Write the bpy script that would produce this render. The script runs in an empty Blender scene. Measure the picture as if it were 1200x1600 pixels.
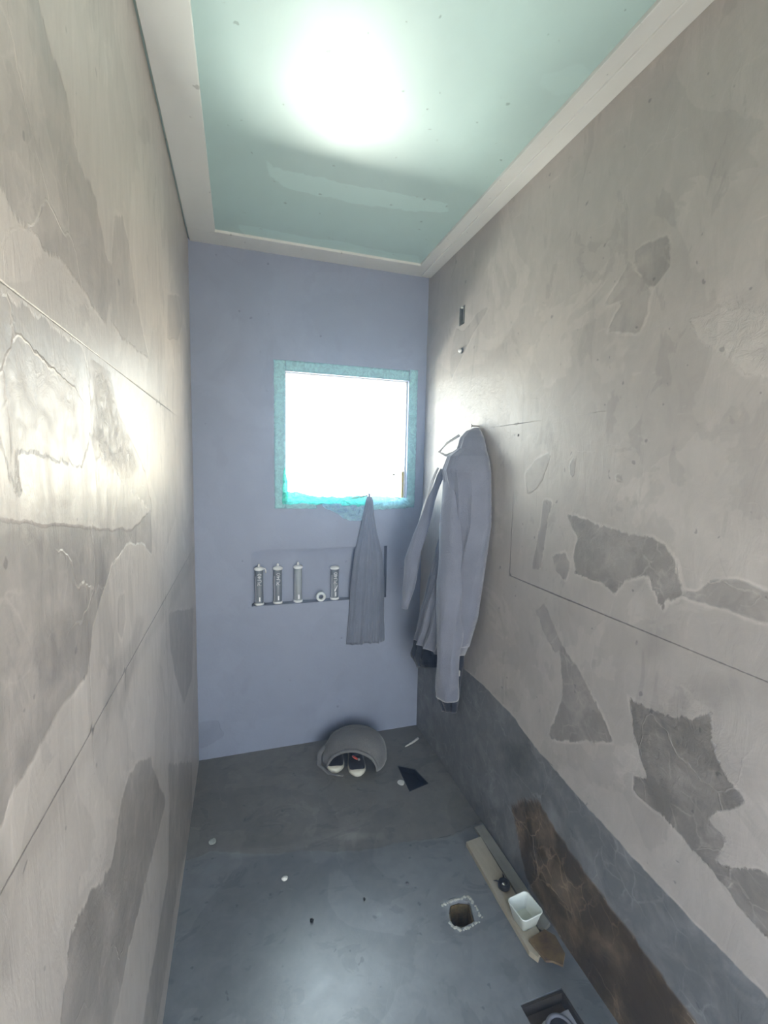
import bpy, bmesh, math, random
import numpy as np
from mathutils import Vector, Matrix, noise
random.seed(7)
S = bpy.context.scene
COL = S.collection

# ------------------------------------------------------------------ camera
YAW, PITCH, ROLL = -0.30812798941161146, 1.4721900839735322, 0.019938520209841482
cd = bpy.data.cameras.new('camera'); cam = bpy.data.objects.new('camera', cd); COL.objects.link(cam)
cam.matrix_world = (Matrix.Translation((0.2189653, -2.3765883, 1.5271209)) @
    Matrix.Rotation(YAW, 4, 'Z') @ Matrix.Rotation(PITCH, 4, 'X') @ Matrix.Rotation(ROLL, 4, 'Z'))
cd.sensor_fit = 'HORIZONTAL'; cd.sensor_width = 36.0; cd.lens = 706.83556 / 1200 * 36.0
cd.clip_start = 0.02
S.camera = cam

# ------------------------------------------------------------------ exposure, sky and lights
S.view_settings.view_transform = 'Standard'
S.view_settings.look = 'None'
S.view_settings.gamma = 1.0
S.view_settings.use_curve_mapping = False
S.view_settings.exposure = 0.2

wd = bpy.data.worlds.new('world'); S.world = wd; wd.use_nodes = True
nt = wd.node_tree; nt.nodes.clear()
wo = nt.nodes.new('ShaderNodeOutputWorld'); bg = nt.nodes.new('ShaderNodeBackground')
tc = nt.nodes.new('ShaderNodeTexCoord'); sp = nt.nodes.new('ShaderNodeSeparateXYZ')
cr = nt.nodes.new('ShaderNodeValToRGB'); mr = nt.nodes.new('ShaderNodeMapRange')
nt.links.new(tc.outputs['Generated'], sp.inputs[0]); nt.links.new(sp.outputs['Z'], mr.inputs[0])
mr.inputs[1].default_value = -1; mr.inputs[2].default_value = 1
nt.links.new(mr.outputs[0], cr.inputs[0])
e = cr.color_ramp.elements
e[0].position = 0.0; e[0].color = (0.20, 0.20, 0.19, 1)
e[1].position = 0.47; e[1].color = (0.55, 0.56, 0.55, 1)
x = e.new(0.56); x.color = (0.84, 0.93, 1.0, 1)
x = e.new(0.72); x.color = (0.20, 0.28, 0.42, 1)
x = e.new(1.0); x.color = (0.12, 0.18, 0.30, 1)
nt.links.new(cr.outputs[0], bg.inputs[0]); bg.inputs[1].default_value = 13.0
nt.links.new(bg.outputs[0], wo.inputs[0])

def area(name, loc, target, sx, sy, power, color, spread=180, portal=False):
    l = bpy.data.lights.new(name, 'AREA'); l.shape = 'RECTANGLE'; l.size = sx; l.size_y = sy
    l.energy = power; l.color = color; l.spread = math.radians(spread)
    o = bpy.data.objects.new(name, l); COL.objects.link(o)
    o.location = loc
    o.rotation_euler = (Vector(target) - Vector(loc)).to_track_quat('-Z', 'Y').to_euler()
    if portal: l.cycles.is_portal = True
    return o
area('window_portal', (0.77, 0.13, 1.67), (0.77, -2, 1.67), 0.70, 0.70, 1, (1, 1, 1), portal=True)
# area lamps added outside the window as fill
area('ceiling_pool_fill', (1.35, 3.0, 0.05), (0.77, 0, 1.7), 0.6, 0.5, 240, (0.96, 1.0, 0.96))  # added to make the bright pool on the ceiling
area('right_wall_fill', (-1.35, 3.55, 1.25), (0.77, 0, 1.7), 1.2, 2.6, 85, (1.0, 0.97, 0.88))  # added from the left to brighten the right wall
# further added fill lamps, the last one behind the camera
area('left_wall_warm_fill', (3.1, 3.0, 1.45), (0.77, 0, 1.7), 3.0, 1.5, 175, (1.0, 0.83, 0.58))  # warm lamp added to light the left wall
area('right_wall_top_fill', (-1.35, 3.1, 0.0), (0.77, 0, 1.7), 0.7, 0.7, 170, (1.0, 0.98, 0.93))  # low lamp added to lift the upper right wall
area('floor_pool_fill', (1.15, 3.0, 5.4), (0.77, 0, 1.7), 1.2, 1.2, 165, (0.74, 0.87, 1.0))  # extra lamp besides the world sky, throws the floor pool
area('rear_warm_fill', (0.98, -3.25, 1.50), (0.10, -0.8, 2.0), 0.60, 1.2, 2.9, (1.0, 0.76, 0.52), 120)  # unseen warm fill added beyond the doorway

# ------------------------------------------------------------------ helpers
W, H, DEP = 1.2046, 2.55, -3.1

def link(o, parent=None):
    COL.objects.link(o)
    if parent is not None: o.parent = parent
    return o
def obj(name, bm, mat, parent=None, smooth=False):
    me = bpy.data.meshes.new(name); bm.normal_update(); bm.to_mesh(me); bm.free()
    if mat is not None: me.materials.append(mat)
    if smooth:
        for p in me.polygons: p.use_smooth = True
    o = bpy.data.objects.new(name, me)
    return link(o, parent)
def thing(name, label, cat, loc=(0, 0, 0), rz=0, group=None):
    o = bpy.data.objects.new(name, None); COL.objects.link(o); o.location = loc; o.rotation_euler = (0, 0, rz)
    o.empty_display_size = 0.05
    o['label'] = label; o['category'] = cat
    if group: o['group'] = group
    return o
def tag(o, label, cat, group=None):
    o['label'] = label; o['category'] = cat
    if group: o['group'] = group
    return o
def struct(o): o['kind'] = 'structure'; return o
def add_box(bm, lo, hi, bev=0.0):
    r = bmesh.ops.create_cube(bm, size=1.0)
    for v in r['verts']:
        v.co = Vector([(lo[i] + hi[i]) / 2 + v.co[i] * (hi[i] - lo[i]) for i in range(3)])
    if bev > 0:
        es = list({e for v in r['verts'] for e in v.link_edges})
        bmesh.ops.bevel(bm, geom=es, offset=bev, segments=2, profile=0.5, affect='EDGES')
def lathe(bm, prof, n=32, z0=0, cx=0, cy=0, mtx=None):
    rings = []
    for r, z in prof:
        ring = []
        for k in range(n):
            a = 2 * math.pi * k / n
            p = Vector((cx + r * math.cos(a), cy + r * math.sin(a), z0 + z))
            ring.append(bm.verts.new(mtx @ p if mtx else p))
        rings.append(ring)
    for a, b in zip(rings, rings[1:]):
        for k in range(n): bm.faces.new((a[k], a[(k + 1) % n], b[(k + 1) % n], b[k]))
    bm.faces.new(list(reversed(rings[0]))); bm.faces.new(rings[-1])
def tube(bm, pts, rad, n=10):
    pts = [Vector(p) for p in pts]; rings = []
    up = Vector((0.31, 0.2, 0.93))
    for i, p in enumerate(pts):
        t = (pts[min(i + 1, len(pts) - 1)] - pts[max(i - 1, 0)]).normalized()
        a = t.cross(up).normalized(); b = t.cross(a).normalized()
        r = rad[i] if isinstance(rad, (list, tuple)) else rad
        ra, rb = r if isinstance(r, tuple) else (r, r)
        rings.append([bm.verts.new(p + a * math.cos(2 * math.pi * k / n) * ra + b * math.sin(2 * math.pi * k / n) * rb) for k in range(n)])
    for a, b in zip(rings, rings[1:]):
        for k in range(n): bm.faces.new((a[k], a[(k + 1) % n], b[(k + 1) % n], b[k]))
    bm.faces.new(list(reversed(rings[0]))); bm.faces.new(rings[-1])

# ---------------- node materials
class N:
    def __init__(s, name):
        s.m = bpy.data.materials.new(name); s.m.use_nodes = True; s.t = s.m.node_tree
        s.p = s.t.nodes['Principled BSDF']; s.out = s.t.nodes['Material Output']
    def n(s, k, **kw):
        x = s.t.nodes.new(k)
        for a, v in kw.items(): setattr(x, a, v)
        return x
    def l(s, a, b): s.t.links.new(a, b)
    def obj(s, scale=(1, 1, 1), rot=(0, 0, 0)):
        c = s.n('ShaderNodeTexCoord'); m = s.n('ShaderNodeMapping'); m.inputs['Scale'].default_value = scale; m.inputs['Location'].default_value = (3.37, 7.71, 5.43)
        m.inputs['Rotation'].default_value = rot
        s.l(c.outputs['Object'], m.inputs[0]); return m.outputs[0]
    def noise(s, vec, scale, det=4, rough=0.5, dist=0):
        x = s.n('ShaderNodeTexNoise'); x.inputs['Scale'].default_value = scale; x.inputs['Detail'].default_value = det
        x.inputs['Roughness'].default_value = rough; x.inputs['Distortion'].default_value = dist
        s.l(vec, x.inputs['Vector']); return x.outputs['Fac']
    def math(s, op, a, b=0.0, clamp=False):
        x = s.n('ShaderNodeMath', operation=op); x.use_clamp = clamp
        for i, v in enumerate((a, b)):
            if isinstance(v, (int, float)): x.inputs[i].default_value = v
            else: s.l(v, x.inputs[i])
        return x.outputs[0]
    def rng(s, v, a, b, c=0, d=1, smooth=False):
        x = s.n('ShaderNodeMapRange'); x.inputs[1].default_value = a; x.inputs[2].default_value = b
        x.inputs[3].default_value = c; x.inputs[4].default_value = d
        if smooth: x.interpolation_type = 'SMOOTHSTEP'
        s.l(v, x.inputs[0]); return x.outputs[0]
    def mix(s, f, a, b, mode='MIX'):
        x = s.n('ShaderNodeMix', data_type='RGBA', blend_type=mode)
        if isinstance(f, (int, float)): x.inputs['Factor'].default_value = f
        else: s.l(f, x.inputs['Factor'])
        for i, v in ((6, a), (7, b)):
            if isinstance(v, (tuple, list)): x.inputs[i].default_value = (*v[:3], 1)
            else: s.l(v, x.inputs[i])
        return x.outputs[2]
    def attr(s, name):
        x = s.n('ShaderNodeAttribute', attribute_name=name); return x.outputs['Fac']
    def bump(s, h, strength, dist):
        x = s.n('ShaderNodeBump'); x.inputs['Strength'].default_value = strength; x.inputs['Distance'].default_value = dist
        s.l(h, x.inputs['Height']); s.l(x.outputs[0], s.p.inputs['Normal'])
    def set(s, **k):
        for a, v in k.items(): s.p.inputs[a.replace('_', ' ')].default_value = v
        return s

def simple(name, col, rough=0.6, metal=0.0, var=0.12, nscale=30, bump=0.15, bdist=0.002, spec=0.5, col2=None):
    m = N(name); v = m.obj()
    f = m.rng(m.noise(v, nscale, 5, 0.6), 0.3, 0.7)
    c2 = col2 or tuple(c * (1 - var) for c in col)
    c1 = tuple(min(1, c * (1 + var)) for c in col)
    m.l(m.mix(f, c1, c2), m.p.inputs['Base Color'])
    m.set(Roughness=rough, Metallic=metal); m.p.inputs['Specular IOR Level'].default_value = spec
    if bump: m.bump(m.noise(v, nscale * 3, 4, 0.6), bump, bdist)
    return m.m

def surface(name, base, rough=0.5, streak=(3, 3, 14), streak_amt=0.10, cloud=0.12, vein=0.35, jit=0.014, groove_col=0.45, tint=(1, 1, 1), bumpd=0.004, spec=0.5, rvar=0.12, swd=1.6, auto=0.0, mott=0.0):
    """troweled cement board: attributes sd / tone hold the outlines of bare and skimmed areas, soft the worn shading of dust, groove the board joints"""
    m = N(name); v = m.obj()
    big = m.noise(v, 2.2, 4, 0.55, 0.6); mid = m.noise(v, 11, 6, 0.62, 0.4); fine = m.noise(v, 90, 4, 0.6)
    vs = m.obj(streak); st = m.noise(vs, 3.0, 6, 0.68, 1.2)
    swirl = m.noise(v, 5.0, 4, 0.55, swd)
    sd = m.attr('sd'); tone = m.attr('tone'); soft = m.attr('soft'); gr = m.attr('groove'); rag = m.attr('rag')
    wob = m.math('MULTIPLY', m.math('SUBTRACT', mid, 0.5), jit * 2)
    wob2 = m.math('MULTIPLY', m.math('SUBTRACT', st, 0.5), jit * 2.5)
    sdw = m.math('ADD', m.math('ADD', sd, wob), m.math('MULTIPLY', wob2, rag))
    mask = m.rng(sdw, 0.0025, -0.0025)
    k = m.math('ADD', 1.0 - cloud, m.math('MULTIPLY', big, 2 * cloud))
    k = m.math('MULTIPLY', k, m.math('ADD', 1.0 - streak_amt, m.math('MULTIPLY', st, 2 * streak_amt)))
    k = m.math('MULTIPLY', k, m.math('ADD', 0.95, m.math('MULTIPLY', swirl, 0.10)))
    k = m.math('MULTIPLY', k, soft)
    tm = m.math('ADD', 1.0, m.math('MULTIPLY', mask, m.math('SUBTRACT', tone, 1.0)))
    k = m.math('MULTIPLY', k, tm)
    if auto:   # overlapping skim passes and smears
        a1 = m.rng(m.noise(v, 1.9, 5, 0.58, 0.9), 0.525, 0.535); a2 = m.rng(m.noise(m.obj((2.2, 3.4, 1.6), (0.5, 0.3, 0.2)), 2.1, 6, 0.62, 1.4), 0.60, 0.615)
        a3 = m.rng(m.noise(m.obj((9, 9, 26), (0.4, 0.2, 0.3)), 1.5, 4, 0.6, 0.6), 0.66, 0.70)
        k = m.math('MULTIPLY', k, m.math('ADD', 1.0 - auto * 0.5, m.math('MULTIPLY', a1, auto)))
        k = m.math('MULTIPLY', k, m.math('SUBTRACT', 1.0, m.math('MULTIPLY', a2, auto * 1.1)))
        k = m.math('MULTIPLY', k, m.math('ADD', 1.0, m.math('MULTIPLY', a3, auto * 0.9)))
    if mott: k = m.math('MULTIPLY', k, m.math('ADD', 1.0 - mott, m.math('MULTIPLY', m.rng(m.noise(v, 16, 8, 0.7, 0.5), 0.3, 0.7), 2 * mott)))
    # mottling inside the bare patches
    mot = m.math('MULTIPLY', m.rng(mid, 0.45, 0.75), m.math('MULTIPLY', mask, m.rng(tone, 1.0, 0.6)))
    k = m.math('ADD', k, m.math('MULTIPLY', mot, 0.30))
    # pale scraped veins, mostly in the bare areas
    vo = m.n('ShaderNodeTexVoronoi', feature='DISTANCE_TO_EDGE'); vo.inputs['Scale'].default_value = 4.5
    dv = m.n('ShaderNodeMix', data_type='RGBA', blend_type='ADD'); dv.inputs['Factor'].default_value = 0.10
    nc = m.n('ShaderNodeTexNoise'); nc.inputs['Scale'].default_value = 9; nc.inputs['Detail'].default_value = 5
    m.l(v, nc.inputs['Vector']); m.l(v, dv.inputs[6]); m.l(nc.outputs['Color'], dv.inputs[7]); m.l(dv.outputs[2], vo.inputs['Vector'])
    vl = m.rng(vo.outputs['Distance'], 0.0, 0.012, 1, 0)
    vl = m.math('MULTIPLY', vl, m.rng(m.noise(v, 3.1, 3), 0.50, 0.66))
    vl = m.math('MULTIPLY', vl, m.math('ADD', 0.25, m.math('MULTIPLY', mask, 0.75)))
    k = m.math('ADD', k, m.math('MULTIPLY', vl, vein))
    vo2 = m.n('ShaderNodeTexVoronoi', feature='DISTANCE_TO_EDGE'); vo2.inputs['Scale'].default_value = 15; m.l(dv.outputs[2], vo2.inputs['Vector'])
    v2 = m.math('MULTIPLY', m.rng(vo2.outputs['Distance'], 0.0, 0.05, 1, 0), m.rng(m.noise(v, 7.3, 4, 0.6), 0.50, 0.62))
    k = m.math('ADD', k, m.math('MULTIPLY', m.math('MULTIPLY', v2, mask), m.math('MULTIPLY', m.rng(tone, 1.0, 0.6), vein * 0.8)))
    # raised lip of skim left along the outlines
    lip = m.math('MULTIPLY', m.rng(m.math('ABSOLUTE', m.math('SUBTRACT', sdw, 0.004)), 0.006, 0.001), m.rng(m.noise(v, 6.1, 4, 0.6), 0.46, 0.62))
    k = m.math('ADD', k, m.math('MULTIPLY', lip, vein * 0.7))
    g = m.rng(m.math('ADD', gr, m.math('MULTIPLY', m.math('SUBTRACT', fine, 0.5), 0.003)), 0.0032, 0.0012)
    k = m.math('MULTIPLY', k, m.math('SUBTRACT', 1.0, m.math('MULTIPLY', g, 1 - groove_col)))
    # little stains
    sp_ = m.rng(m.noise(v, 38, 2, 0.4), 0.735, 0.76)
    k = m.math('MULTIPLY', k, m.math('SUBTRACT', 1.0, m.math('MULTIPLY', sp_, 0.35)))
    cc = m.n('ShaderNodeCombineColor')
    warm = m.math('ADD', 0.985, m.math('MULTIPLY', mid, 0.03))
    tm_ = m.math('MULTIPLY', m.attr('tint'), mask)
    m.l(m.math('MULTIPLY', m.math('MULTIPLY', m.math('MULTIPLY', k, base[0]), warm), m.math('ADD', 1.0, m.math('MULTIPLY', tm_, 0.12))), cc.inputs[0]); m.l(m.math('MULTIPLY', k, base[1]), cc.inputs[1]); m.l(m.math('MULTIPLY', m.math('MULTIPLY', k, base[2]), m.math('SUBTRACT', 1.0, m.math('MULTIPLY', tm_, 0.14))), cc.inputs[2])
    m.l(cc.outputs[0], m.p.inputs['Base Color'])
    r = m.math('ADD', rough - rvar / 2, m.math('MULTIPLY', mid, rvar)); m.l(r, m.p.inputs['Roughness'])
    m.p.inputs['Specular IOR Level'].default_value = spec
    hgt = m.math('ADD', m.math('MULTIPLY', swirl, 0.55), m.math('MULTIPLY', st, 0.45))
    hgt = m.math('ADD', hgt, m.math('MULTIPLY', mid, 0.25))
    hgt = m.math('ADD', hgt, m.math('MULTIPLY', m.math('MULTIPLY', m.attr('rough_relief'), m.noise(v, 34, 6, 0.7, 1.5)), 1.6))
    hgt = m.math('SUBTRACT', hgt, m.math('MULTIPLY', mask, 0.25))
    hgt = m.math('SUBTRACT', hgt, m.math('MULTIPLY', g, 0.5))
    hgt = m.math('ADD', hgt, m.math('MULTIPLY', vl, 0.3))
    m.bump(hgt, 0.75, bumpd)
    return m.m

# ---------------- surfaces as fine grids carrying their outlines as attributes
def poly_sd(P, poly):
    poly = np.array(poly, float); n = len(poly)
    d = np.full(len(P), 1e9); inside = np.zeros(len(P), bool)
    for i in range(n):
        a, b = poly[i], poly[(i + 1) % n]; e_ = b - a; w = P - a
        t = np.clip((w @ e_) / max(e_ @ e_, 1e-12), 0, 1); q = w - t[:, None] * e_
        d = np.minimum(d, np.hypot(q[:, 0], q[:, 1]))
        c = ((a[1] > P[:, 1]) != (b[1] > P[:, 1])) & (P[:, 0] < (b[0] - a[0]) * (P[:, 1] - a[1]) / (b[1] - a[1] + 1e-15) + a[0])
        inside ^= c
    return np.where(inside, -d, d)
def line_d(P, pts):
    d = np.full(len(P), 1e9)
    for a, b in zip(pts, pts[1:]):
        a = np.array(a, float); b = np.array(b, float); e_ = b - a; w = P - a
        t = np.clip((w @ e_) / max(e_ @ e_, 1e-12), 0, 1); q = w - t[:, None] * e_
        d = np.minimum(d, np.hypot(q[:, 0], q[:, 1]))
    return d
def breaks(lo, hi, step, extra=()):
    ks = sorted({lo, hi, *[x for x in extra if lo < x < hi]}); out = []
    for a, b in zip(ks, ks[1:]):
        n = max(1, int(round((b - a) / step))); out += [a + (b - a) * i / n for i in range(n)]
    return out + [hi]
def sheet(name, us, vs, to3, mat, rects=(), polys=(), patches=(), softs=(), grooves=(), reliefs=(), outdir=(0, 0, 0), flip=False):
    """rects / polys: openings (outline, depth, closed back)"""
    nu, nv = len(us), len(vs)
    U, V = np.meshgrid(us, vs); P = np.stack([U.ravel(), V.ravel()], 1)
    bm = bmesh.new(); vv = [bm.verts.new((p[0], p[1], 0)) for p in P]
    ops = [([(a, c), (b, c), (b, d), (a, d)], dep, cl) for (a, b, c, d), dep, cl in rects] + list(polys)
    cx = (U[:-1, :-1] + U[1:, 1:]) / 2; cy = (V[:-1, :-1] + V[1:, 1:]) / 2
    C2 = np.stack([cx.ravel(), cy.ravel()], 1); hid = np.zeros(len(C2), int)
    for i, (po, _, _) in enumerate(ops): hid[poly_sd(C2, po) < 0] = i + 1
    holeedge = {}
    for j in range(nv - 1):
        for i in range(nu - 1):
            h = hid[j * (nu - 1) + i]
            q = (vv[j * nu + i], vv[j * nu + i + 1], vv[(j + 1) * nu + i + 1], vv[(j + 1) * nu + i])
            if h == 0: bm.faces.new(q)
            else:
                for v_ in q: holeedge.setdefault(h, set()).add(v_)
    bm.edges.ensure_lookup_table()
    # snap ragged openings on to their outline, then give the openings their depth
    for h, vs_ in holeedge.items():
        po, dep, closed = ops[h - 1]
        ring = [v_ for v_ in vs_ if v_.is_valid and v_.link_faces]
        if (h - 1) >= len(rects):
            pts = [Vector((*p_, 0)) for p_ in po]
            for v_ in ring:
                best = None
                for a, b in zip(pts, pts[1:] + pts[:1]):
                    e_ = b - a; t = max(0, min(1, (v_.co - a).dot(e_) / e_.length_squared)); q_ = a + e_ * t
                    dd = (q_ - v_.co).length
                    if best is None or dd < best[0]: best = (dd, q_)
                v_.co = best[1]
            for c_ in pts:
                if len(pts) > 6: break
                min(ring, key=lambda v_: (v_.co - c_).length).co = c_
        rs = set(ring)
        eds = [e_ for e_ in bm.edges if e_.is_boundary and e_.verts[0] in rs and e_.verts[1] in rs]
        low = {}
        for e_ in eds:
            for v_ in e_.verts:
                if v_ not in low: low[v_] = bm.verts.new((v_.co.x, v_.co.y, 0 - dep))
        for e_ in eds:
            a, b = e_.verts; bm.faces.new((a, b, low[b], low[a]))
        if closed:
            bmesh.ops.contextual_create(bm, geom=[e2 for e2 in bm.edges if e2.is_boundary and e2.verts[0] in low.values() and e2.verts[1] in low.values()])
    loose = [v_ for v_ in bm.verts if not v_.link_faces]
    bmesh.ops.delete(bm, geom=loose, context='VERTS')
    bmesh.ops.recalc_face_normals(bm, faces=bm.faces)
    me = bpy.data.meshes.new(name); bm.to_mesh(me); bm.free()
    n = len(me.vertices); co = np.empty(n * 3); me.vertices.foreach_get('co', co); co = co.reshape(-1, 3); P = co[:, :2]
    sd = np.full(n, 9.0); tone = np.ones(n); rag = np.zeros(n); tin = np.zeros(n)
    for po, t, rg, *tn in patches:
        s = poly_sd(P, po)
        k = (s < 0) | ((s < sd) & (sd > 0))
        sd = np.where(k, s, sd); tone = np.where(k, t, tone); rag = np.where(k, rg, rag); tin = np.where(k, tn[0] if tn else 0.0, tin)
    soft = np.ones(n)
    for po, val, wid in softs:
        s = poly_sd(P, po); f = np.clip(0.5 - s / wid, 0, 1); f = f * f * (3 - 2 * f); soft *= 1 + (val - 1) * f
    gr = np.full(n, 9.0)
    for ln in grooves: gr = np.minimum(gr, line_d(P, ln))
    rl = np.zeros(n)
    for po, val, wid in reliefs:
        s = poly_sd(P, po); f = np.clip(0.5 - s / wid, 0, 1); rl = np.maximum(rl, val * f)
    for nm, ar in (('sd', sd), ('tone', tone), ('rag', rag), ('soft', soft), ('groove', gr), ('rough_relief', rl), ('tint', tin)):
        a = me.attributes.new(nm, 'FLOAT', 'POINT'); a.data.foreach_set('value', ar.astype(np.float32))
    out = np.array([to3(x_, y_, z_) for x_, y_, z_ in co]); me.vertices.foreach_set('co', out.ravel()); me.update()
    me.materials.append(mat)
    o = bpy.data.objects.new(name, me); COL.objects.link(o); return struct(o)

# ------------------------------------------------------------------ the room
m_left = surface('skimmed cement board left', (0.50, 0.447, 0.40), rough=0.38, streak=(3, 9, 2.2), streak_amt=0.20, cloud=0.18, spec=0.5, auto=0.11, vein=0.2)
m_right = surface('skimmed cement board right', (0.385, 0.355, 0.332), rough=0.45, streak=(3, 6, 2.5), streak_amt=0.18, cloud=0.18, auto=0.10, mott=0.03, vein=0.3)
m_back = surface('grey render with flare blue', (0.26, 0.292, 0.385), rough=0.6, streak=(3, 3, 3), streak_amt=0.05, cloud=0.10, vein=0.12, auto=0.04)  # blue of the lens flare veil is put into the wall colour
m_floor = surface('grey screed', (0.19, 0.20, 0.21), rough=0.31, streak=(4, 4, 1), streak_amt=0.10, cloud=0.14, vein=0.20, rvar=0.10, bumpd=0.0022, swd=0.5, auto=0.15, mott=0.13)
m_ceil = surface('green plasterboard', (0.43, 0.58, 0.56), rough=0.38, streak=(5, 1.5, 1), streak_amt=0.03, cloud=0.04, vein=0.0, jit=0.02, bumpd=0.0012)

# left wall, coordinates (y, z)
LP = [
 ([(-1.862, 1.943), (-1.709, 2.075), (-1.692, 2.051), (-1.650, 2.031), (-1.609, 2.019), (-1.563, 1.961), (-1.487, 1.953), (-1.462, 1.925), (-1.441, 1.888), (-1.379, 1.874), (-1.423, 1.814), (-1.459, 1.765), (-1.574, 1.778), (-1.661, 1.787), (-1.731, 1.778), (-1.779, 1.778), (-1.817, 1.791), (-1.861, 1.799)], 0.72, 1),
 ([(-1.372, 1.985), (-1.300, 2.015), (-1.235, 1.962), (-1.189, 1.891), (-1.070, 1.790), (-1.179, 1.781), (-1.347, 1.769), (-1.415, 1.783)], 0.82, 1),
 ([(-1.873, 1.703), (-1.830, 1.690), (-1.742, 1.693), (-1.586, 1.692), (-1.559, 1.670), (-1.562, 1.607), (-1.575, 1.557), (-1.616, 1.518), (-1.745, 1.533), (-1.809, 1.540), (-1.868, 1.572)], 0.80, 1),
 ([(-1.865, 1.595), (-1.843, 1.588), (-1.827, 1.577), (-1.825, 1.545), (-1.807, 1.491), (-1.823, 1.490), (-1.837, 1.517), (-1.869, 1.566)], 0.60, 1),
 ([(-1.526, 1.676), (-1.460, 1.673), (-1.395, 1.614), (-1.295, 1.570), (-1.149, 1.500), (-1.082, 1.400), (-1.282, 1.461), (-1.388, 1.493), (-1.465, 1.527), (-1.546, 1.536), (-1.569, 1.557)], 0.86, 1),
 ([(-1.966, 1.488), (-1.858, 1.470), (-1.773, 1.456), (-1.622, 1.430), (-1.323, 1.386), (-1.108, 1.402), (-1.100, 1.288), (-1.220, 1.339), (-1.367, 1.361), (-1.475, 1.342), (-1.550, 1.310), (-1.592, 1.276), (-1.632, 1.216), (-1.692, 1.216), (-1.753, 1.214), (-1.806, 1.206), (-1.838, 1.201), (-1.867, 1.200), (-1.882, 1.185), (-1.957, 1.175), (-2.070, 1.248)], 0.62, 0),  # darker board area; its top edge paints the end of the window glow
 ([(-1.340, 0.885), (-1.425, 0.905), (-1.488, 0.889), (-1.530, 0.851), (-1.566, 0.836), (-1.638, 0.882), (-1.702, 0.897), (-1.746, 0.910), (-1.761, 0.881), (-1.795, 0.834), (-1.824, 0.796), (-1.681, 0.581), (-1.582, 0.559), (-1.475, 0.576), (-1.344, 0.566), (-1.205, 0.552), (-1.010, 0.543), (-1.093, 0.640), (-1.206, 0.802)], 0.60, 1),
 ([(-0.948, 0.612), (-0.322, 0.207), (-0.384, -0.080), (-0.686, 0.044), (-0.945, 0.103), (-1.057, 0.075), (-1.296, 0.109), (-1.432, 0.299), (-1.247, 0.296), (-1.016, 0.303), (-0.953, 0.437)], 0.62, 1),
 ([(-0.867, 1.061), (-0.123, 0.847), (-0.245, 0.558), (-0.536, 0.589), (-0.740, 0.789), (-0.847, 0.946)], 0.66, 1),
 ([(-0.699, 2.072), (-0.386, 2.174), (-0.274, 2.116), (-0.459, 1.992), (-0.739, 1.925)], 0.80, 0),
 ([(-1.445, 1.274), (-1.402, 1.268), (-1.398, 1.222), (-1.434, 1.190), (-1.458, 1.218)], 0.86, 0),
 ([(-0.844, 1.688), (-0.735, 1.716), (-0.591, 1.581), (-0.617, 1.353), (-0.842, 1.275), (-0.866, 1.495)], 0.86, 1),
]
LS = [
 ([(-1.112, 1.110), (-0.955, 1.124), (0.036, 1.127), (0.015, 1.033), (-0.880, 1.061), (-1.160, 1.086), (-1.496, 1.083), (-1.696, 1.094), (-1.820, 1.101), (-1.892, 1.104), (-1.902, 1.120), (-1.833, 1.127), (-1.680, 1.116)], 0.86, 0.03),
 ([(-1.524, 1.179), (-1.358, 1.161), (-1.291, 1.194), (-1.227, 1.158), (-1.370, 1.084), (-1.457, 1.036), (-1.475, 1.072), (-1.414, 1.118), (-1.571, 1.113)], 0.80, 0.02),
 ([(-1.980, 1.250), (-1.892, 1.163), (-1.881, 1.113), (-1.885, 1.034), (-1.901, 1.017), (-1.992, 1.157)], 0.80, 0.03),
 ([(-1.826, 1.627), (-1.750, 1.636), (-1.618, 1.658), (-1.590, 1.622), (-1.630, 1.572), (-1.794, 1.547), (-1.830, 1.589)], 1.16, 0.03),
 ([(-1.771, 1.050), (-1.620, 1.014), (-1.451, 1.071), (-1.419, 0.948), (-1.564, 0.903), (-1.665, 0.916), (-1.805, 0.941)], 1.08, 0.05),
]
LR = [
 ([(-1.543, 1.673), (-1.452, 1.675), (-1.416, 1.623), (-1.295, 1.570), (-1.241, 1.516), (-1.386, 1.511), (-1.511, 1.534), (-1.566, 1.558), (-1.535, 1.610)], 1.0, 0.03),
 ([(-1.838, 1.624), (-1.618, 1.663), (-1.605, 1.556), (-1.823, 1.545)], 0.35, 0.04),
 ([(-1.517, 0.939), (-1.208, 0.794), (-1.197, 0.598), (-1.474, 0.586), (-1.757, 0.829), (-1.723, 0.895)], 0.25, 0.05),
]
LG = [[(0, 1.70), (-0.4, 1.702), (-0.9, 1.699), (-1.5, 1.701), (-2.2, 1.70)], [(0, 1.12), (-1, 1.121), (-2.2, 1.12)],
      [(-0.915, 2.2), (-0.915, 1.12), (-0.905, 0.5)], [(-0.97, 1.7), (-0.965, 0.9)], [(-1.42, 1.35), (-1.42, 0.9)], [(-1.62, 1.35), (-1.62, 1.05)]]
ys = breaks(DEP, 0, 0.012); zs = breaks(-0.02, 2.60, 0.012)
wl = sheet('wall_left', ys, zs, lambda a, b, c: (0 + c, a, b), m_left, patches=LP, softs=LS, grooves=LG, reliefs=LR)

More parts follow.
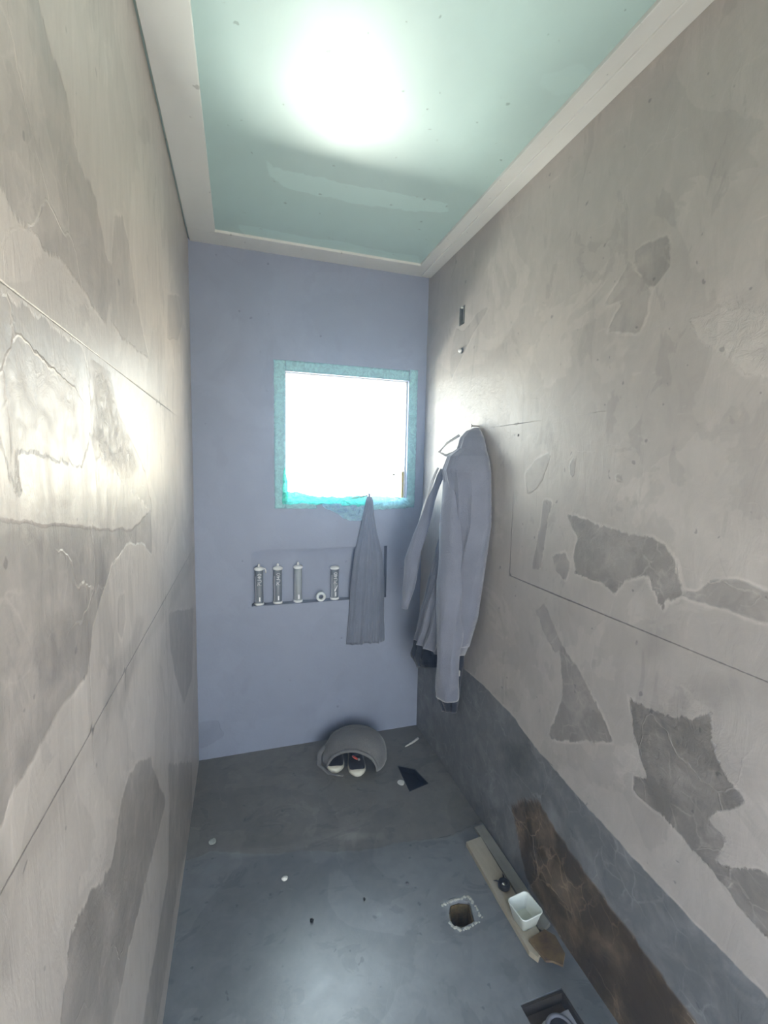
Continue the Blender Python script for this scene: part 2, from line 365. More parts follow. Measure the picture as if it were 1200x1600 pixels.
# right wall, coordinates (y, z)
RP = [
 ([(0.1, -0.1), (0.1, 0.62), (-0.45, 0.60), (-0.80, 0.60), (-0.98, 0.585), (-1.0, 0.57), (-1.09, 0.555), (-1.25, 0.53), (-1.6, 0.50), (-3.2, 0.48), (-3.2, -0.1)], 0.42, 0, -0.8),
 ([(-1.384, 2.102), (-1.424, 2.104), (-1.488, 2.090), (-1.498, 2.021), (-1.470, 1.997), (-1.449, 1.983), (-1.422, 2.018), (-1.392, 2.058)], 0.70, 0),
 ([(-1.298, 1.992), (-1.376, 2.085), (-1.398, 2.045), (-1.422, 2.012), (-1.450, 1.977), (-1.443, 1.927), (-1.420, 1.886), (-1.309, 1.917), (-1.364, 1.984)], 0.84, 0),
 ([(-1.189, 1.393), (-1.341, 1.374), (-1.451, 1.366), (-1.517, 1.359), (-1.550, 1.348), (-1.574, 1.318), (-1.587, 1.277), (-1.598, 1.245), (-1.562, 1.220), (-1.552, 1.193), (-1.525, 1.229), (-1.511, 1.259), (-1.489, 1.268), (-1.461, 1.250), (-1.432, 1.228), (-1.402, 1.194), (-1.356, 1.209), (-1.297, 1.212), (-1.249, 1.212), (-1.233, 1.261), (-1.247, 1.324), (-1.222, 1.350)], 0.60, 1),
 ([(-1.593, 1.246), (-1.636, 1.260), (-1.672, 1.295), (-1.722, 1.308), (-1.794, 1.297), (-1.816, 1.234), (-1.742, 1.236), (-1.689, 1.240), (-1.623, 1.238)], 0.70, 0),
 ([(-1.193, 0.968), (-1.243, 0.945), (-1.306, 0.907), (-1.346, 0.870), (-1.389, 0.830), (-1.434, 0.774), (-1.333, 0.714), (-1.209, 0.640), (-1.167, 0.632), (-1.206, 0.744), (-1.228, 0.806), (-1.211, 0.900)], 0.60, 1),
 ([(-1.473, 0.929), (-1.520, 0.927), (-1.601, 0.942), (-1.648, 0.965), (-1.691, 1.004), (-1.697, 0.951), (-1.709, 0.914), (-1.735, 0.880), (-1.779, 0.859), (-1.760, 0.830), (-1.729, 0.800), (-1.708, 0.754), (-1.733, 0.755), (-1.750, 0.752), (-1.735, 0.678), (-1.818, 0.740), (-1.891, 0.757), (-1.907, 0.591), (-1.841, 0.616), (-1.783, 0.620), (-1.751, 0.643), (-1.699, 0.661), (-1.643, 0.672), (-1.589, 0.687), (-1.533, 0.676), (-1.508, 0.681), (-1.514, 0.725), (-1.552, 0.745), (-1.531, 0.786), (-1.501, 0.851)], 0.48, 1),
 ([(-0.984, 0.229), (-1.040, 0.304), (-1.134, 0.370), (-1.235, 0.337), (-1.330, 0.319), (-1.433, 0.306), (-1.536, 0.297), (-1.626, 0.282), (-1.724, 0.268), (-1.814, 0.249), (-1.828, 0.098), (-1.510, -0.017), (-1.273, 0.004), (-1.091, 0.032)], 0.13, 1, 2),
 ([(-1.191, 1.549), (-1.216, 1.580), (-1.216, 1.515), (-1.200, 1.507)], 0.72, 0),
 ([(-1.372, 1.521), (-1.398, 1.526), (-1.405, 1.497), (-1.377, 1.496)], 0.68, 0),
 ([(-1.075, 1.423), (-1.115, 1.422), (-1.097, 1.362), (-1.088, 1.277), (-1.085, 1.188), (-1.032, 1.180), (-1.052, 1.283)], 0.70, 1),
 ([(-0.962, 1.510), (-1.010, 1.565), (-1.101, 1.589), (-1.062, 1.494), (-1.030, 1.460), (-0.980, 1.437)], 0.80, 0),
 ([(-0.355, 2.194), (-0.430, 2.150), (-0.551, 2.193), (-0.657, 2.196), (-0.556, 2.138), (-0.461, 2.071), (-0.389, 2.009), (-0.325, 1.961), (-0.302, 1.987), (-0.312, 2.121)], 0.84, 0),
 ([(-1.131, 1.241), (-1.197, 1.271), (-1.223, 1.239), (-1.205, 1.183), (-1.154, 1.203)], 0.72, 1),
 ([(-1.066, 1.035), (-1.105, 1.070), (-1.149, 1.028), (-1.206, 0.962), (-1.177, 0.929), (-1.114, 0.971)], 0.78, 1),
 ([(-1.568, 1.875), (-1.606, 1.879), (-1.632, 1.896), (-1.651, 1.869), (-1.737, 1.843), (-1.783, 1.697), (-1.702, 1.723), (-1.630, 1.796), (-1.581, 1.829)], 1.12, 1),
]
RS = [
 ([(-1.481, 1.251), (-1.576, 1.220), (-1.589, 1.113), (-1.563, 1.071), (-1.519, 1.052), (-1.499, 1.163)], 0.86, 0.05),
 ([(-0.899, 0.431), (-1.078, 0.554), (-1.113, 0.481), (-0.995, 0.343), (-0.894, 0.332)], 0.62, 0.04),
 ([(-1.647, 1.060), (-1.753, 1.103), (-1.703, 1.014), (-1.643, 1.020)], 0.86, 0.05),
 ([(-1.689, 1.006), (-1.892, 1.152), (-1.924, 0.814), (-1.789, 0.855), (-1.734, 0.894)], 1.08, 0.03),
]
RR = [
 ([(-1.568, 1.875), (-1.606, 1.879), (-1.632, 1.896), (-1.737, 1.849), (-1.783, 1.697), (-1.630, 1.796)], 1.0, 0.02),
 ([(-0.124, 2.003), (-0.802, 1.883), (-0.866, 1.634), (-0.237, 1.566)], 0.55, 0.10),
 ([(-1.174, 1.396), (-1.563, 1.358), (-1.600, 1.242), (-1.402, 1.194), (-1.248, 1.224)], 0.5, 0.04),
 ([(-1.480, 0.920), (-1.691, 1.004), (-1.779, 0.859), (-1.533, 0.676)], 0.45, 0.04),
]
RG = [[(-0.89, 2.18), (-0.888, 1.7), (-0.893, 1.12)], [(0, 1.70), (-0.5, 1.702), (-0.89, 1.699), (-1.1, 1.701), (-1.33, 1.70)],
      [(-0.90, 1.122), (-1.5, 1.12), (-1.95, 1.119)],
      [(-0.98, 0.585), (-1.0, 0.57), (-1.09, 0.55), (-1.2, 0.545)]]
ysr = breaks(DEP, 0, 0.012, (-0.437, -0.385))
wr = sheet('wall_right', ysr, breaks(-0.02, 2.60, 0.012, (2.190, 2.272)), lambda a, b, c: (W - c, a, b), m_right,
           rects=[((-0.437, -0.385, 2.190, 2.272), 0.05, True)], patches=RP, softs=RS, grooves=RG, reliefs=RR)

# back wall, coordinates (x, z): window opening and shallow storage recess
WX0, WX1, WZ0, WZ1 = 0.440, 1.105, 1.335, 1.999
NX0, NX1, NZ0, NZ1 = 0.268, 0.998, 0.796, 1.090
BP = [([(-0.015, 0.206), (0.093, 0.206), (0.123, 0.113), (0.028, 0.059), (-0.017, 0.085)], 0.85, 1)]
BS = [
 ([(0.3, 1.13), (0.7, 1.15), (0.7, 1.3), (0.3, 1.3)], 1.06, 0.1),
]
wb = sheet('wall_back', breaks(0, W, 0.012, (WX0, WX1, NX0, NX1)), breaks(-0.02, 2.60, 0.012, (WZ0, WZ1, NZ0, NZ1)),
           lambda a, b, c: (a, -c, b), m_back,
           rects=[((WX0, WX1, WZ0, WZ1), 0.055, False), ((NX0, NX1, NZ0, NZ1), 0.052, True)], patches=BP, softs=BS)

# front wall behind the camera with its doorway
bm = bmesh.new()
add_box(bm, (0, DEP - 0.1, 0), (0.12, DEP, 2.6)); add_box(bm, (1.08, DEP - 0.1, 0), (W, DEP, 2.6)); add_box(bm, (0.12, DEP - 0.1, 2.1), (1.08, DEP, 2.6))
struct(obj('wall_front', bm, simple('front wall render', (0.45, 0.44, 0.42), 0.7)))

# floor, coordinates (x, y), with its three openings
HOLE = [(0.911, -1.068), (0.942, -1.067), (0.977, -1.082), (0.972, -1.110), (0.959, -1.153), (0.930, -1.157), (0.902, -1.160), (0.885, -1.146), (0.881, -1.125), (0.890, -1.098)]
SQ = [(0.972, -0.322), (1.052, -0.372), (1.075, -0.486), (0.966, -0.512)]
REC = [(0.968, -1.404), (1.112, -1.402), (1.116, -1.556), (0.972, -1.558)]
FP = [
 ([(0.002, 0.001), (1.204, 0.005), (1.220, -0.769), (1.160, -0.781), (1.027, -0.806), (0.866, -0.779), (0.652, -0.768), (0.432, -0.704), (0.261, -0.670), (0.093, -0.605), (0.001, -0.624), (-0.003, -0.443)], 0.85, 1, 0.7),
]
FS = [
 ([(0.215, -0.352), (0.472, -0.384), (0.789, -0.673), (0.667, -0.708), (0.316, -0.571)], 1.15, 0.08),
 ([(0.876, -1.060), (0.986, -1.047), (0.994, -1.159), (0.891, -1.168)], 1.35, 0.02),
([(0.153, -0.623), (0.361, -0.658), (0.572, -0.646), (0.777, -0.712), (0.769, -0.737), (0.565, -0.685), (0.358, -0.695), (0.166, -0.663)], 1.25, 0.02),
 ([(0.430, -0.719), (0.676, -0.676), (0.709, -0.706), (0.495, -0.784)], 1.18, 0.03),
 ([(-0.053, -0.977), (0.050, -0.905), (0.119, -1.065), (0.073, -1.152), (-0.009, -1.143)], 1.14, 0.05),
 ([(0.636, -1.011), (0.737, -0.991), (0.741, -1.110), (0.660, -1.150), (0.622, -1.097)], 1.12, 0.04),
 ([(1.107, -0.766), (1.164, -1.065), (1.194, -1.308), (1.188, -1.547), (1.037, -1.502), (1.044, -1.411), (1.070, -1.208)], 0.85, 0.04),
]
FG = [[(1.223, -0.762), (1.161, -0.778), (1.030, -0.800), (0.973, -0.797)], [(0.875, -1.062), (0.929, -1.053), (0.984, -1.049), (0.985, -1.082)]]
fl = sheet('floor', breaks(0, W, 0.008), breaks(DEP, 0, 0.008), lambda a, b, c: (a, b, c), m_floor,
           polys=[(HOLE, 0.10, True), (SQ, 0.05, True), (REC, 0.065, True)], patches=FP, softs=FS, grooves=FG)

# ceiling, coordinates (x, y)
CZ = 2.562
CP = [
 ([(0.313, -0.671), (0.343, -0.640), (0.505, -0.637), (0.647, -0.640), (0.846, -0.648), (1.003, -0.646), (1.035, -0.591), (0.885, -0.547), (0.675, -0.529), (0.474, -0.529), (0.377, -0.545), (0.323, -0.596)], 1.16, 1),
 ([(0.211, -0.201), (0.296, -0.204), (0.464, -0.189), (0.637, -0.203), (0.889, -0.189), (1.067, -0.198), (1.099, -0.120), (0.790, -0.082), (0.601, -0.063), (0.387, -0.073), (0.257, -0.102)], 1.13, 1),
 ([(0.993, -1.259), (1.056, -1.317), (1.111, -1.300), (1.111, -1.253), (1.068, -1.215), (1.006, -1.227)], 1.06, 1),
]
cl = sheet('ceiling', breaks(0, W, 0.02), breaks(DEP, 0, 0.02), lambda a, b, c: (a, b, CZ - c), m_ceil, patches=CP,
           grooves=[])
m_trim = surface('white cornice plaster', (0.66, 0.665, 0.64), rough=0.5, streak=(6, 1.5, 3), streak_amt=0.06, cloud=0.05, vein=0.0, bumpd=0.0015)
for i, (lo, hi) in enumerate([((0.007, DEP, H), (0.124, -0.1235, CZ + 0.002)), ((1.104, DEP, H), (W + 0.001, -0.1235, CZ + 0.002)), ((0.007, -0.1232, H + 0.0005), (W + 0.001, 0.001, CZ + 0.002))]):
    bm = bmesh.new(); add_box(bm, lo, hi, 0.002)
    if i < 2:   # thin plaster lip running along the outer edge of the band
        xx = (0.100, 0.112) if i == 0 else (1.150, 1.156)
        if i == 1: add_box(bm, (1.150, DEP, H - 0.007), (W + 0.001, -0.02, H + 0.001), 0.002)
    o = struct(obj('trim_%d' % (i + 1), bm, m_trim))
    n = len(o.data.vertices)
    for nm, v_ in (('tint', 0), ('sd', 9), ('tone', 1), ('rag', 0), ('soft', 1), ('groove', 9), ('rough_relief', 0.05)):
        a = o.data.attributes.new(nm, 'FLOAT', 'POINT'); a.data.foreach_set('value', [float(v_)] * n)

# ------------------------------------------------------------------ window
m_alu = simple('white powder coated frame', (0.75, 0.76, 0.75), 0.4, bump=0)
bm = bmesh.new()
f0, f1 = 0.025, 0.055
add_box(bm, (WX0, f0, WZ0), (WX0 + 0.006, f1, WZ1), 0.001); add_box(bm, (WX1 - 0.008, f0, WZ0), (WX1, f1, WZ1), 0.002)
add_box(bm, (WX0 + 0.006, f0, WZ1 - 0.006), (WX1 - 0.008, f1, WZ1), 0.001); add_box(bm, (WX0 + 0.006, f0, WZ0), (WX1 - 0.008, f1, WZ0 + 0.016), 0.001)
win = struct(obj('window_1', bm, m_alu))
g = N('clear window glass'); t_ = g.t
g.t.nodes.remove(g.p)
tr = g.n('ShaderNodeBsdfTransparent'); gl = g.n('ShaderNodeBsdfGlossy'); gl.inputs['Roughness'].default_value = 0.02
mx = g.n('ShaderNodeMixShader'); fr = g.n('ShaderNodeFresnel'); fr.inputs[0].default_value = 1.45
tr.inputs[0].default_value = (0.97, 0.99, 0.98, 1)
g.t.nodes.remove(fr); mx.inputs[0].default_value = 0.05; g.l(tr.outputs[0], mx.inputs[1]); g.l(gl.outputs[0], mx.inputs[2]); g.l(mx.outputs[0], g.out.inputs[0])
bm = bmesh.new(); add_box(bm, (WX0 + 0.004, 0.038, WZ0 + 0.012), (WX1 - 0.006, 0.042, WZ1 - 0.004))
o = obj('pane', bm, g.m, win)
bm = bmesh.new(); add_box(bm, (WX1 - 0.020, 0.026, WZ0 + 0.017), (WX1 - 0.009, 0.036, WZ0 + 0.17), 0.001)
o = obj('ochre_sash_strip', bm, simple('ochre strip', (0.42, 0.33, 0.08), 0.6), win); o['label'] = 'ochre strip low on the right of the frame'
bm = bmesh.new(); lathe(bm, [(0.001, 0), (0.007, 0.002), (0.006, 0.006), (0.001, 0.009)], 12, mtx=Matrix.Translation((1.040, 0.0375, 1.487)) @ Matrix.Rotation(math.pi / 2, 4, 'X'))
obj('mortar_spot', bm, simple('mortar', (0.30, 0.28, 0.22), 0.9), win)

# teal masking tape and crumpled film round the opening
def film_mat(name, col, tr_amt, rough=0.3):
    m = N(name); v = m.obj()
    f = m.rng(m.noise(v, 28, 4, 0.6, 2), 0.35, 0.65)
    c = m.mix(f, col, tuple(min(1, k * 1.25 + 0.05) for k in col))
    m.l(c, m.p.inputs['Base Color']); m.set(Roughness=rough)
    tl = m.n('ShaderNodeBsdfTranslucent'); m.l(c, tl.inputs[0])
    x_ = m.n('ShaderNodeMixShader'); x_.inputs[0].default_value = tr_amt
    m.l(m.p.outputs[0], x_.inputs[1]); m.l(tl.outputs[0], x_.inputs[2]); m.l(x_.outputs[0], m.out.inputs[0])
    m.bump(m.noise(v, 22, 4, 0.6, 3), 0.5, 0.004)
    return m.m
m_tape = film_mat('pale teal masking tape', (0.48, 0.74, 0.78), 0.15, 0.5)
m_film = film_mat('crumpled teal film', (0.20, 0.74, 0.66), 0.45, 0.2)
m_film2 = film_mat('clear bluish film', (0.55, 0.72, 0.88), 0.4, 0.15)
tp = thing('masking_tape', 'pale teal masking tape border with crumpled film around the window opening', 'masking tape', (0.77, -0.001, 1.30))
def strip(name, pts, mat, seg=0.01, jit=0.0015, off=0.0025, parent=tp):
    """ragged-edged strip on the back wall: pts = (x0,z0,x1,z1,width vector) """
    (x0, z0, x1, z1), nrm = pts; bm = bmesh.new(); L = math.hypot(x1 - x0, z1 - z0); n = max(2, int(L / seg)); rows = []
    for i in range(n + 1):
        t = i / n; row = []
        for j in range(6):
            s = j / 5; e_ = jit * (1 if j in (0, 5) else 0.2)
            x_ = x0 + (x1 - x0) * t + nrm[0] * s + random.uniform(-e_, e_) * (nrm[0] != 0)
            z_ = z0 + (z1 - z0) * t + nrm[1] * s + random.uniform(-e_, e_) * (nrm[1] != 0)
            y_ = -off - 0.0012 * noise.noise(Vector((x_ * 40, z_ * 40, 3)))
            row.append(bm.verts.new((x_ - tp.location.x, y_ - tp.location.y, z_ - tp.location.z)))
        rows.append(row)
    for a, b in zip(rows, rows[1:]):
        for j in range(5): bm.faces.new((a[j], a[j + 1], b[j + 1], b[j]))
    r = bmesh.ops.solidify(bm, geom=bm.faces[:], thickness=0.001)
    return obj(name, bm, mat, parent, True)
strip('tape_strip', ((0.386, 1.305, 0.383, 2.050), (0.055, 0)), m_tape)
strip('tape_strip', ((1.107, 1.305, 1.107, 2.060), (0.047, 0)), m_tape)
strip('tape_strip', ((0.440, 2.000, 1.106, 2.001), (0, 0.052)), m_tape)
strip('tape_strip', ((0.440, 1.334, 0.60, 1.333), (0, -0.030)), m_tape)
strip('tape_strip', ((0.94, 1.333, 1.106, 1.334), (0, -0.035)), m_tape)
def crumple(name, top, bot, x0, x1, mat, depth=0.02, seed=0, nx=70, nz=14, yoff=-0.006, parent=tp):
    bm = bmesh.new(); rows = []
    for i in range(nx + 1):
        t = i / nx; x_ = x0 + (x1 - x0) * t; row = []
        zt, zb = top(t), bot(t)
        for j in range(nz + 1):
            s = j / nz; z_ = zt + (zb - zt) * s
            q = Vector((x_ * 22 + seed, z_ * 30, seed))
            d = abs(noise.noise(q)) + 0.5 * abs(noise.noise(q * 2.3)) + 0.25 * abs(noise.noise(q * 5))
            y_ = yoff - depth * d * (0.4 + 0.6 * math.sin(math.pi * min(1, s * 1.2)))
            row.append(bm.verts.new((x_ + 0.006 * noise.noise(q + Vector((9, 0, 0))) - tp.location.x, y_ - tp.location.y, z_ + 0.008 * noise.noise(q * 1.7) - tp.location.z)))
        rows.append(row)
    for a, b in zip(rows, rows[1:]):
        for j in range(nz): bm.faces.new((a[j], a[j + 1], b[j + 1], b[j]))
    bmesh.ops.solidify(bm, geom=bm.faces[:], thickness=0.0007)
    return obj(name, bm, mat, parent)
def lerp_pts(pts):
    def f(t):
        for (a, va), (b, vb) in zip(pts, pts[1:]):
            if t <= b: return va + (vb - va) * (t - a) / (b - a)
        return pts[-1][1]
    return f
crumple('crumpled_film', lerp_pts([(0, 1.385), (0.15, 1.395), (0.3, 1.372), (0.6, 1.362), (0.85, 1.372), (1, 1.365)]), lerp_pts([(0, 1.325), (0.25, 1.330), (0.5, 1.32), (0.75, 1.31), (1, 1.315)]), 0.425, 0.90, m_film, seed=1)
crumple('crumpled_film', lerp_pts([(0, 1.335), (0.5, 1.325), (1, 1.318)]), lerp_pts([(0, 1.315), (0.3, 1.275), (0.6, 1.235), (0.85, 1.238), (1, 1.27)]), 0.63, 0.88, m_film2, seed=5, depth=0.03)
crumple('crumpled_film', lerp_pts([(0, 1.370), (0.5, 1.365), (1, 1.360)]), lerp_pts([(0, 1.29), (0.5, 1.30), (1, 1.315)]), 0.90, 1.125, m_tape, seed=8)
crumple('crumpled_film', lerp_pts([(0, 1.47), (0.5, 1.52), (1, 1.44)]), lerp_pts([(0, 1.33), (1, 1.33)]), 0.425, 0.452, m_film, seed=11, nx=6, nz=30, depth=0.012)
bm = bmesh.new()
tube(bm, [(x_ - tp.location.x, -0.012 - tp.location.y, z_ - tp.location.z) for x_, z_ in [(0.775, 1.356), (0.82, 1.362), (0.875, 1.372)]], 0.004, 8)
obj('twisted_film_edge', bm, simple('dusty film edge', (0.22, 0.36, 0.30), 0.6), tp, True)

# ------------------------------------------------------------------ cloths
def fabric(name, col, rough=0.9, scale=240, col2=None, sheen=0.35):
    m = N(name); v = m.obj()
    f = m.rng(m.noise(v, 9, 5, 0.6), 0.3, 0.75)
    m.l(m.mix(f, col, col2 or tuple(c * 0.8 for c in col)), m.p.inputs['Base Color'])
    m.set(Roughness=rough); m.p.inputs['Specular IOR Level'].default_value = 0.2
    m.p.inputs['Sheen Weight'].default_value = sheen; m.p.inputs['Sheen Roughness'].default_value = 0.4
    m.bump(m.math('ADD', m.noise(v, scale, 2, 0.5), m.math('MULTIPLY', m.noise(v, 14, 4, 0.6, 1.0), 2.5)), 0.5, 0.004)
    return m.m
def loft(name, rows, mat, parent, plane, nm=40, sub=6, folds=(), org=(0, 0, 0), closed_bottom=True, back=0.012):
    """hanging cloth: rows (z, left, right, back distance, bulge). plane 'R' hangs on the right wall, 'B' on the back wall"""
    rr = []
    for a, b in zip(rows, rows[1:]):
        for k in range(sub):
            t = k / sub; s = t * t * (3 - 2 * t) if False else t
            rr.append([a[i] + (b[i] - a[i]) * s for i in range(5)])
    rr.append(list(rows[-1]))
    z_top, z_bot = rows[0][0], rows[-1][0]
    bm = bmesh.new(); rings = []
    for z_, l_, r_, d0, bu in rr:
        h = (z_top - z_) / (z_top - z_bot); ring = []
        for side in (0, 1):
            for k in range(nm):
                t = k / nm if side == 0 else 1 - k / nm
                p = l_ + (r_ - l_) * t
                if side == 0:
                    d = d0 + bu * max(0.0, math.sin(math.pi * t)) ** 0.55
                    amp = max(0.0, math.sin(math.pi * t)) ** 0.4
                    for fr_, ph, sl, am in folds:
                        w_ = math.sin(2 * math.pi * (fr_ * t + ph + sl * h))
                        d += amp * am * min(1.0, 0.15 + 1.3 * h) * (1 - abs(w_) ** 0.6 * 2 * 0.5 * 2 + 0) * 0.5
                    d += 0.006 * noise.noise(Vector((p * 9, z_ * 7, 2.2)))
                else: d = d0 * 0.6 + back * 0.3
                zz = z_ + 0.012 * h * noise.noise(Vector((p * 11, 0, 5))) * (1 if z_ - z_bot < 0.05 else 0)
                ring.append((p, max(0.006, d), zz))
        if plane == 'R': vs = [bm.verts.new((W - d - org[0], p - org[1], zz - org[2])) for p, d, zz in ring]
        else: vs = [bm.verts.new((p - org[0], -d - org[1], zz - org[2])) for p, d, zz in ring]
        rings.append(vs)
    n = len(rings[0])
    for a, b in zip(rings, rings[1:]):
        for k in range(n): bm.faces.new((a[k], a[(k + 1) % n], b[(k + 1) % n], b[k]))
    bm.faces.new(rings[0]); bm.faces.new(list(reversed(rings[-1])))
    bmesh.ops.recalc_face_normals(bm, faces=bm.faces)
    return obj(name, bm, mat, parent, True)

m_coat = fabric('dusty slate grey work coat cloth', (0.19, 0.20, 0.25), sheen=0.55)
m_coat2 = fabric('coat lining', (0.20, 0.21, 0.25))
hk = Vector((W, -0.605, 1.0))
coat = thing('hooded_coat', 'long grey hooded work coat hanging on the right wall beside the window', 'coat', tuple(hk))
loft('coat_body', [(1.62, -0.54, -0.69, 0.01, 0.080), (1.58, -0.505, -0.72, 0.012, 0.13), (1.52, -0.49, -0.745, 0.014, 0.150), (1.44, -0.485, -0.755, 0.014, 0.130),
     (1.30, -0.46, -0.765, 0.014, 0.125), (1.10, -0.40, -0.765, 0.05, 0.105), (0.90, -0.34, -0.735, 0.06, 0.125), (0.76, -0.30, -0.68, 0.065, 0.135), (0.70, -0.285, -0.64, 0.065, 0.135)],
     m_coat, coat, 'R', nm=70, sub=10, folds=[(3.2, 0.1, 0.25, 0.022), (5.3, 0.35, -0.2, 0.007)], org=hk)
loft('hood', [(1.705, -0.590, -0.622, 0.006, 0.012), (1.69, -0.565, -0.645, 0.008, 0.045), (1.66, -0.55, -0.675, 0.01, 0.075), (1.61, -0.535, -0.70, 0.01, 0.09), (1.56, -0.53, -0.71, 0.01, 0.085), (1.50, -0.55, -0.70, 0.01, 0.06)],
     m_coat, coat, 'R', nm=40, sub=6, folds=[(2.5, 0.2, 0.4, 0.012)], org=hk)
def tube_part(name, pts, rads, mat, parent, org, n=28, wob=0.012, seed=0):
    bm = bmesh.new(); P_ = []; R_ = []
    for (a, ra), (b, rb) in zip(zip(pts, rads), zip(pts[1:], rads[1:])):
        for k in range(8):
            t = k / 8; P_.append(Vector(a).lerp(Vector(b), t) - org); R_.append((ra[0] + (rb[0] - ra[0]) * t, ra[1] + (rb[1] - ra[1]) * t))
    P_.append(Vector(pts[-1]) - org); R_.append(rads[-1])
    tube(bm, P_, R_, n)
    for v_ in bm.verts:
        q = Vector((v_.co.x * 24 + seed, v_.co.y * 24, v_.co.z * 5))
        v_.co += Vector((noise.noise(q), noise.noise(q + Vector((5, 5, 5))), 0.3 * noise.noise(q * 2))) * wob
    return obj(name, bm, mat, parent, True)
tube_part('sleeve', [(1.085, -0.60, 1.50), (1.075, -0.64, 1.30), (1.068, -0.66, 1.05), (1.072, -0.66, 0.80), (1.085, -0.635, 0.60), (1.10, -0.615, 0.505)],
          [(0.04, 0.035), (0.055, 0.045), (0.062, 0.050), (0.060, 0.050), (0.054, 0.046), (0.048, 0.042)], m_coat, coat, hk, seed=3)
tube_part('sleeve', [(1.095, -0.505, 1.52), (1.055, -0.455, 1.38), (1.03, -0.425, 1.24), (0.995, -0.395, 1.08), (0.982, -0.385, 0.95), (0.965, -0.38, 0.85)],
          [(0.016, 0.012), (0.020, 0.014), (0.030, 0.016), (0.034, 0.018), (0.028, 0.016), (0.014, 0.010)], m_coat, coat, hk, seed=9, wob=0.009)
bm = bmesh.new(); tube(bm, [Vector(p) - hk for p in [(1.15, -0.535, 1.675), (1.10, -0.515, 1.64), (1.07, -0.50, 1.60), (1.09, -0.53, 1.585), (1.12, -0.56, 1.60)]], 0.006, 8)
obj('drawcord', bm, fabric('pale cord', (0.6, 0.6, 0.6)), coat, True)
bm = bmesh.new(); tube(bm, [Vector(p) - hk for p in [(1.075, -0.485, 1.53), (1.055, -0.468, 1.47), (1.045, -0.452, 1.41), (1.030, -0.435, 1.34), (1.012, -0.415, 1.24)]], [0.005, 0.008, 0.005, 0.007, 0.004], 8)
obj('zip_edge', bm, fabric('pale zip tape', (0.55, 0.56, 0.58)), coat, True)
bm = bmesh.new(); add_box(bm, Vector((1.115, -0.675, 0.625)) - hk, Vector((1.125, -0.660, 0.65)) - hk, 0.002)
obj('cuff_tab', bm, fabric('pale tab', (0.5, 0.5, 0.5)), coat)
# nail that carries the coat
bm = bmesh.new(); lathe(bm, [(0.003, -0.01), (0.003, 0.035), (0.008, 0.036), (0.008, 0.040), (0.001, 0.041)], 12, mtx=Matrix.Translation((W, -0.606, 1.712)) @ Matrix.Rotation(-math.pi / 2, 4, 'Y'))
tag(obj('wall_nail', bm, simple('dull steel', (0.3, 0.28, 0.25), 0.4, 0.9, bump=0)), 'steel nail in the right wall that carries the grey coat', 'nail')

# dark trousers behind the coat
to = Vector((W, -0.35, 0.4))
trs = thing('hanging_trousers', 'dark work trousers hanging behind and below the grey coat', 'trousers', tuple(to))
m_trs = fabric('dark navy work cloth', (0.03, 0.034, 0.045))
loft('trouser_leg', [(1.05, -0.42, -0.47, 0.006, 0.012), (0.90, -0.38, -0.46, 0.006, 0.02), (0.72, -0.31, -0.43, 0.006, 0.03), (0.66, -0.24, -0.41, 0.008, 0.15), (0.58, -0.23, -0.39, 0.008, 0.16), (0.52, -0.25, -0.36, 0.008, 0.13)], m_trs, trs, 'R', nm=40, sub=8, folds=[(3.5, 0, 0.3, 0.03), (6, .3, 0, 0.012)], org=to)
loft('trouser_leg', [(1.05, -0.48, -0.55, 0.006, 0.012), (0.90, -0.48, -0.56, 0.006, 0.02), (0.72, -0.44, -0.57, 0.006, 0.03), (0.62, -0.42, -0.57, 0.008, 0.08), (0.44, -0.43, -0.54, 0.008, 0.09), (0.36, -0.44, -0.52, 0.008, 0.06)], m_trs, trs, 'R', nm=40, sub=8, folds=[(3.0, 0.4, 0.3, 0.03), (7, .1, 0, 0.012)], org=to)

# cloth hanging from the window sill
co_ = Vector((0.88, 0, 0.6))
cloth = thing('hanging_cloth', 'dark blue-grey cloth hanging from the window sill over the wall recess', 'cloth', tuple(co_))
m_cloth = fabric('slate blue cloth', (0.20, 0.22, 0.28))
loft('cloth_panel', [(1.368, 0.868, 0.892, 0.034, 0.010), (1.35, 0.863, 0.900, 0.034, 0.014), (1.27, 0.85, 0.912, 0.02, 0.020), (1.17, 0.832, 0.935, 0.004, 0.035), (1.05, 0.808, 0.968, 0.004, 0.038), (0.90, 0.790, 0.985, 0.004, 0.040), (0.70, 0.780, 0.985, 0.004, 0.036), (0.545, 0.768, 0.992, 0.004, 0.034)],
     m_cloth, cloth, 'B', nm=50, sub=8, folds=[(2.2, 0.1, 0.1, 0.018), (4.7, 0.3, -0.1, 0.008)], org=co_)
bm = bmesh.new(); tube(bm, [Vector(p) - co_ for p in [(0.879, -0.038, 1.355), (0.879, -0.036, 1.376), (0.880, -0.030, 1.384)]], 0.005, 8)
obj('hanging_loop', bm, m_cloth, cloth, True)

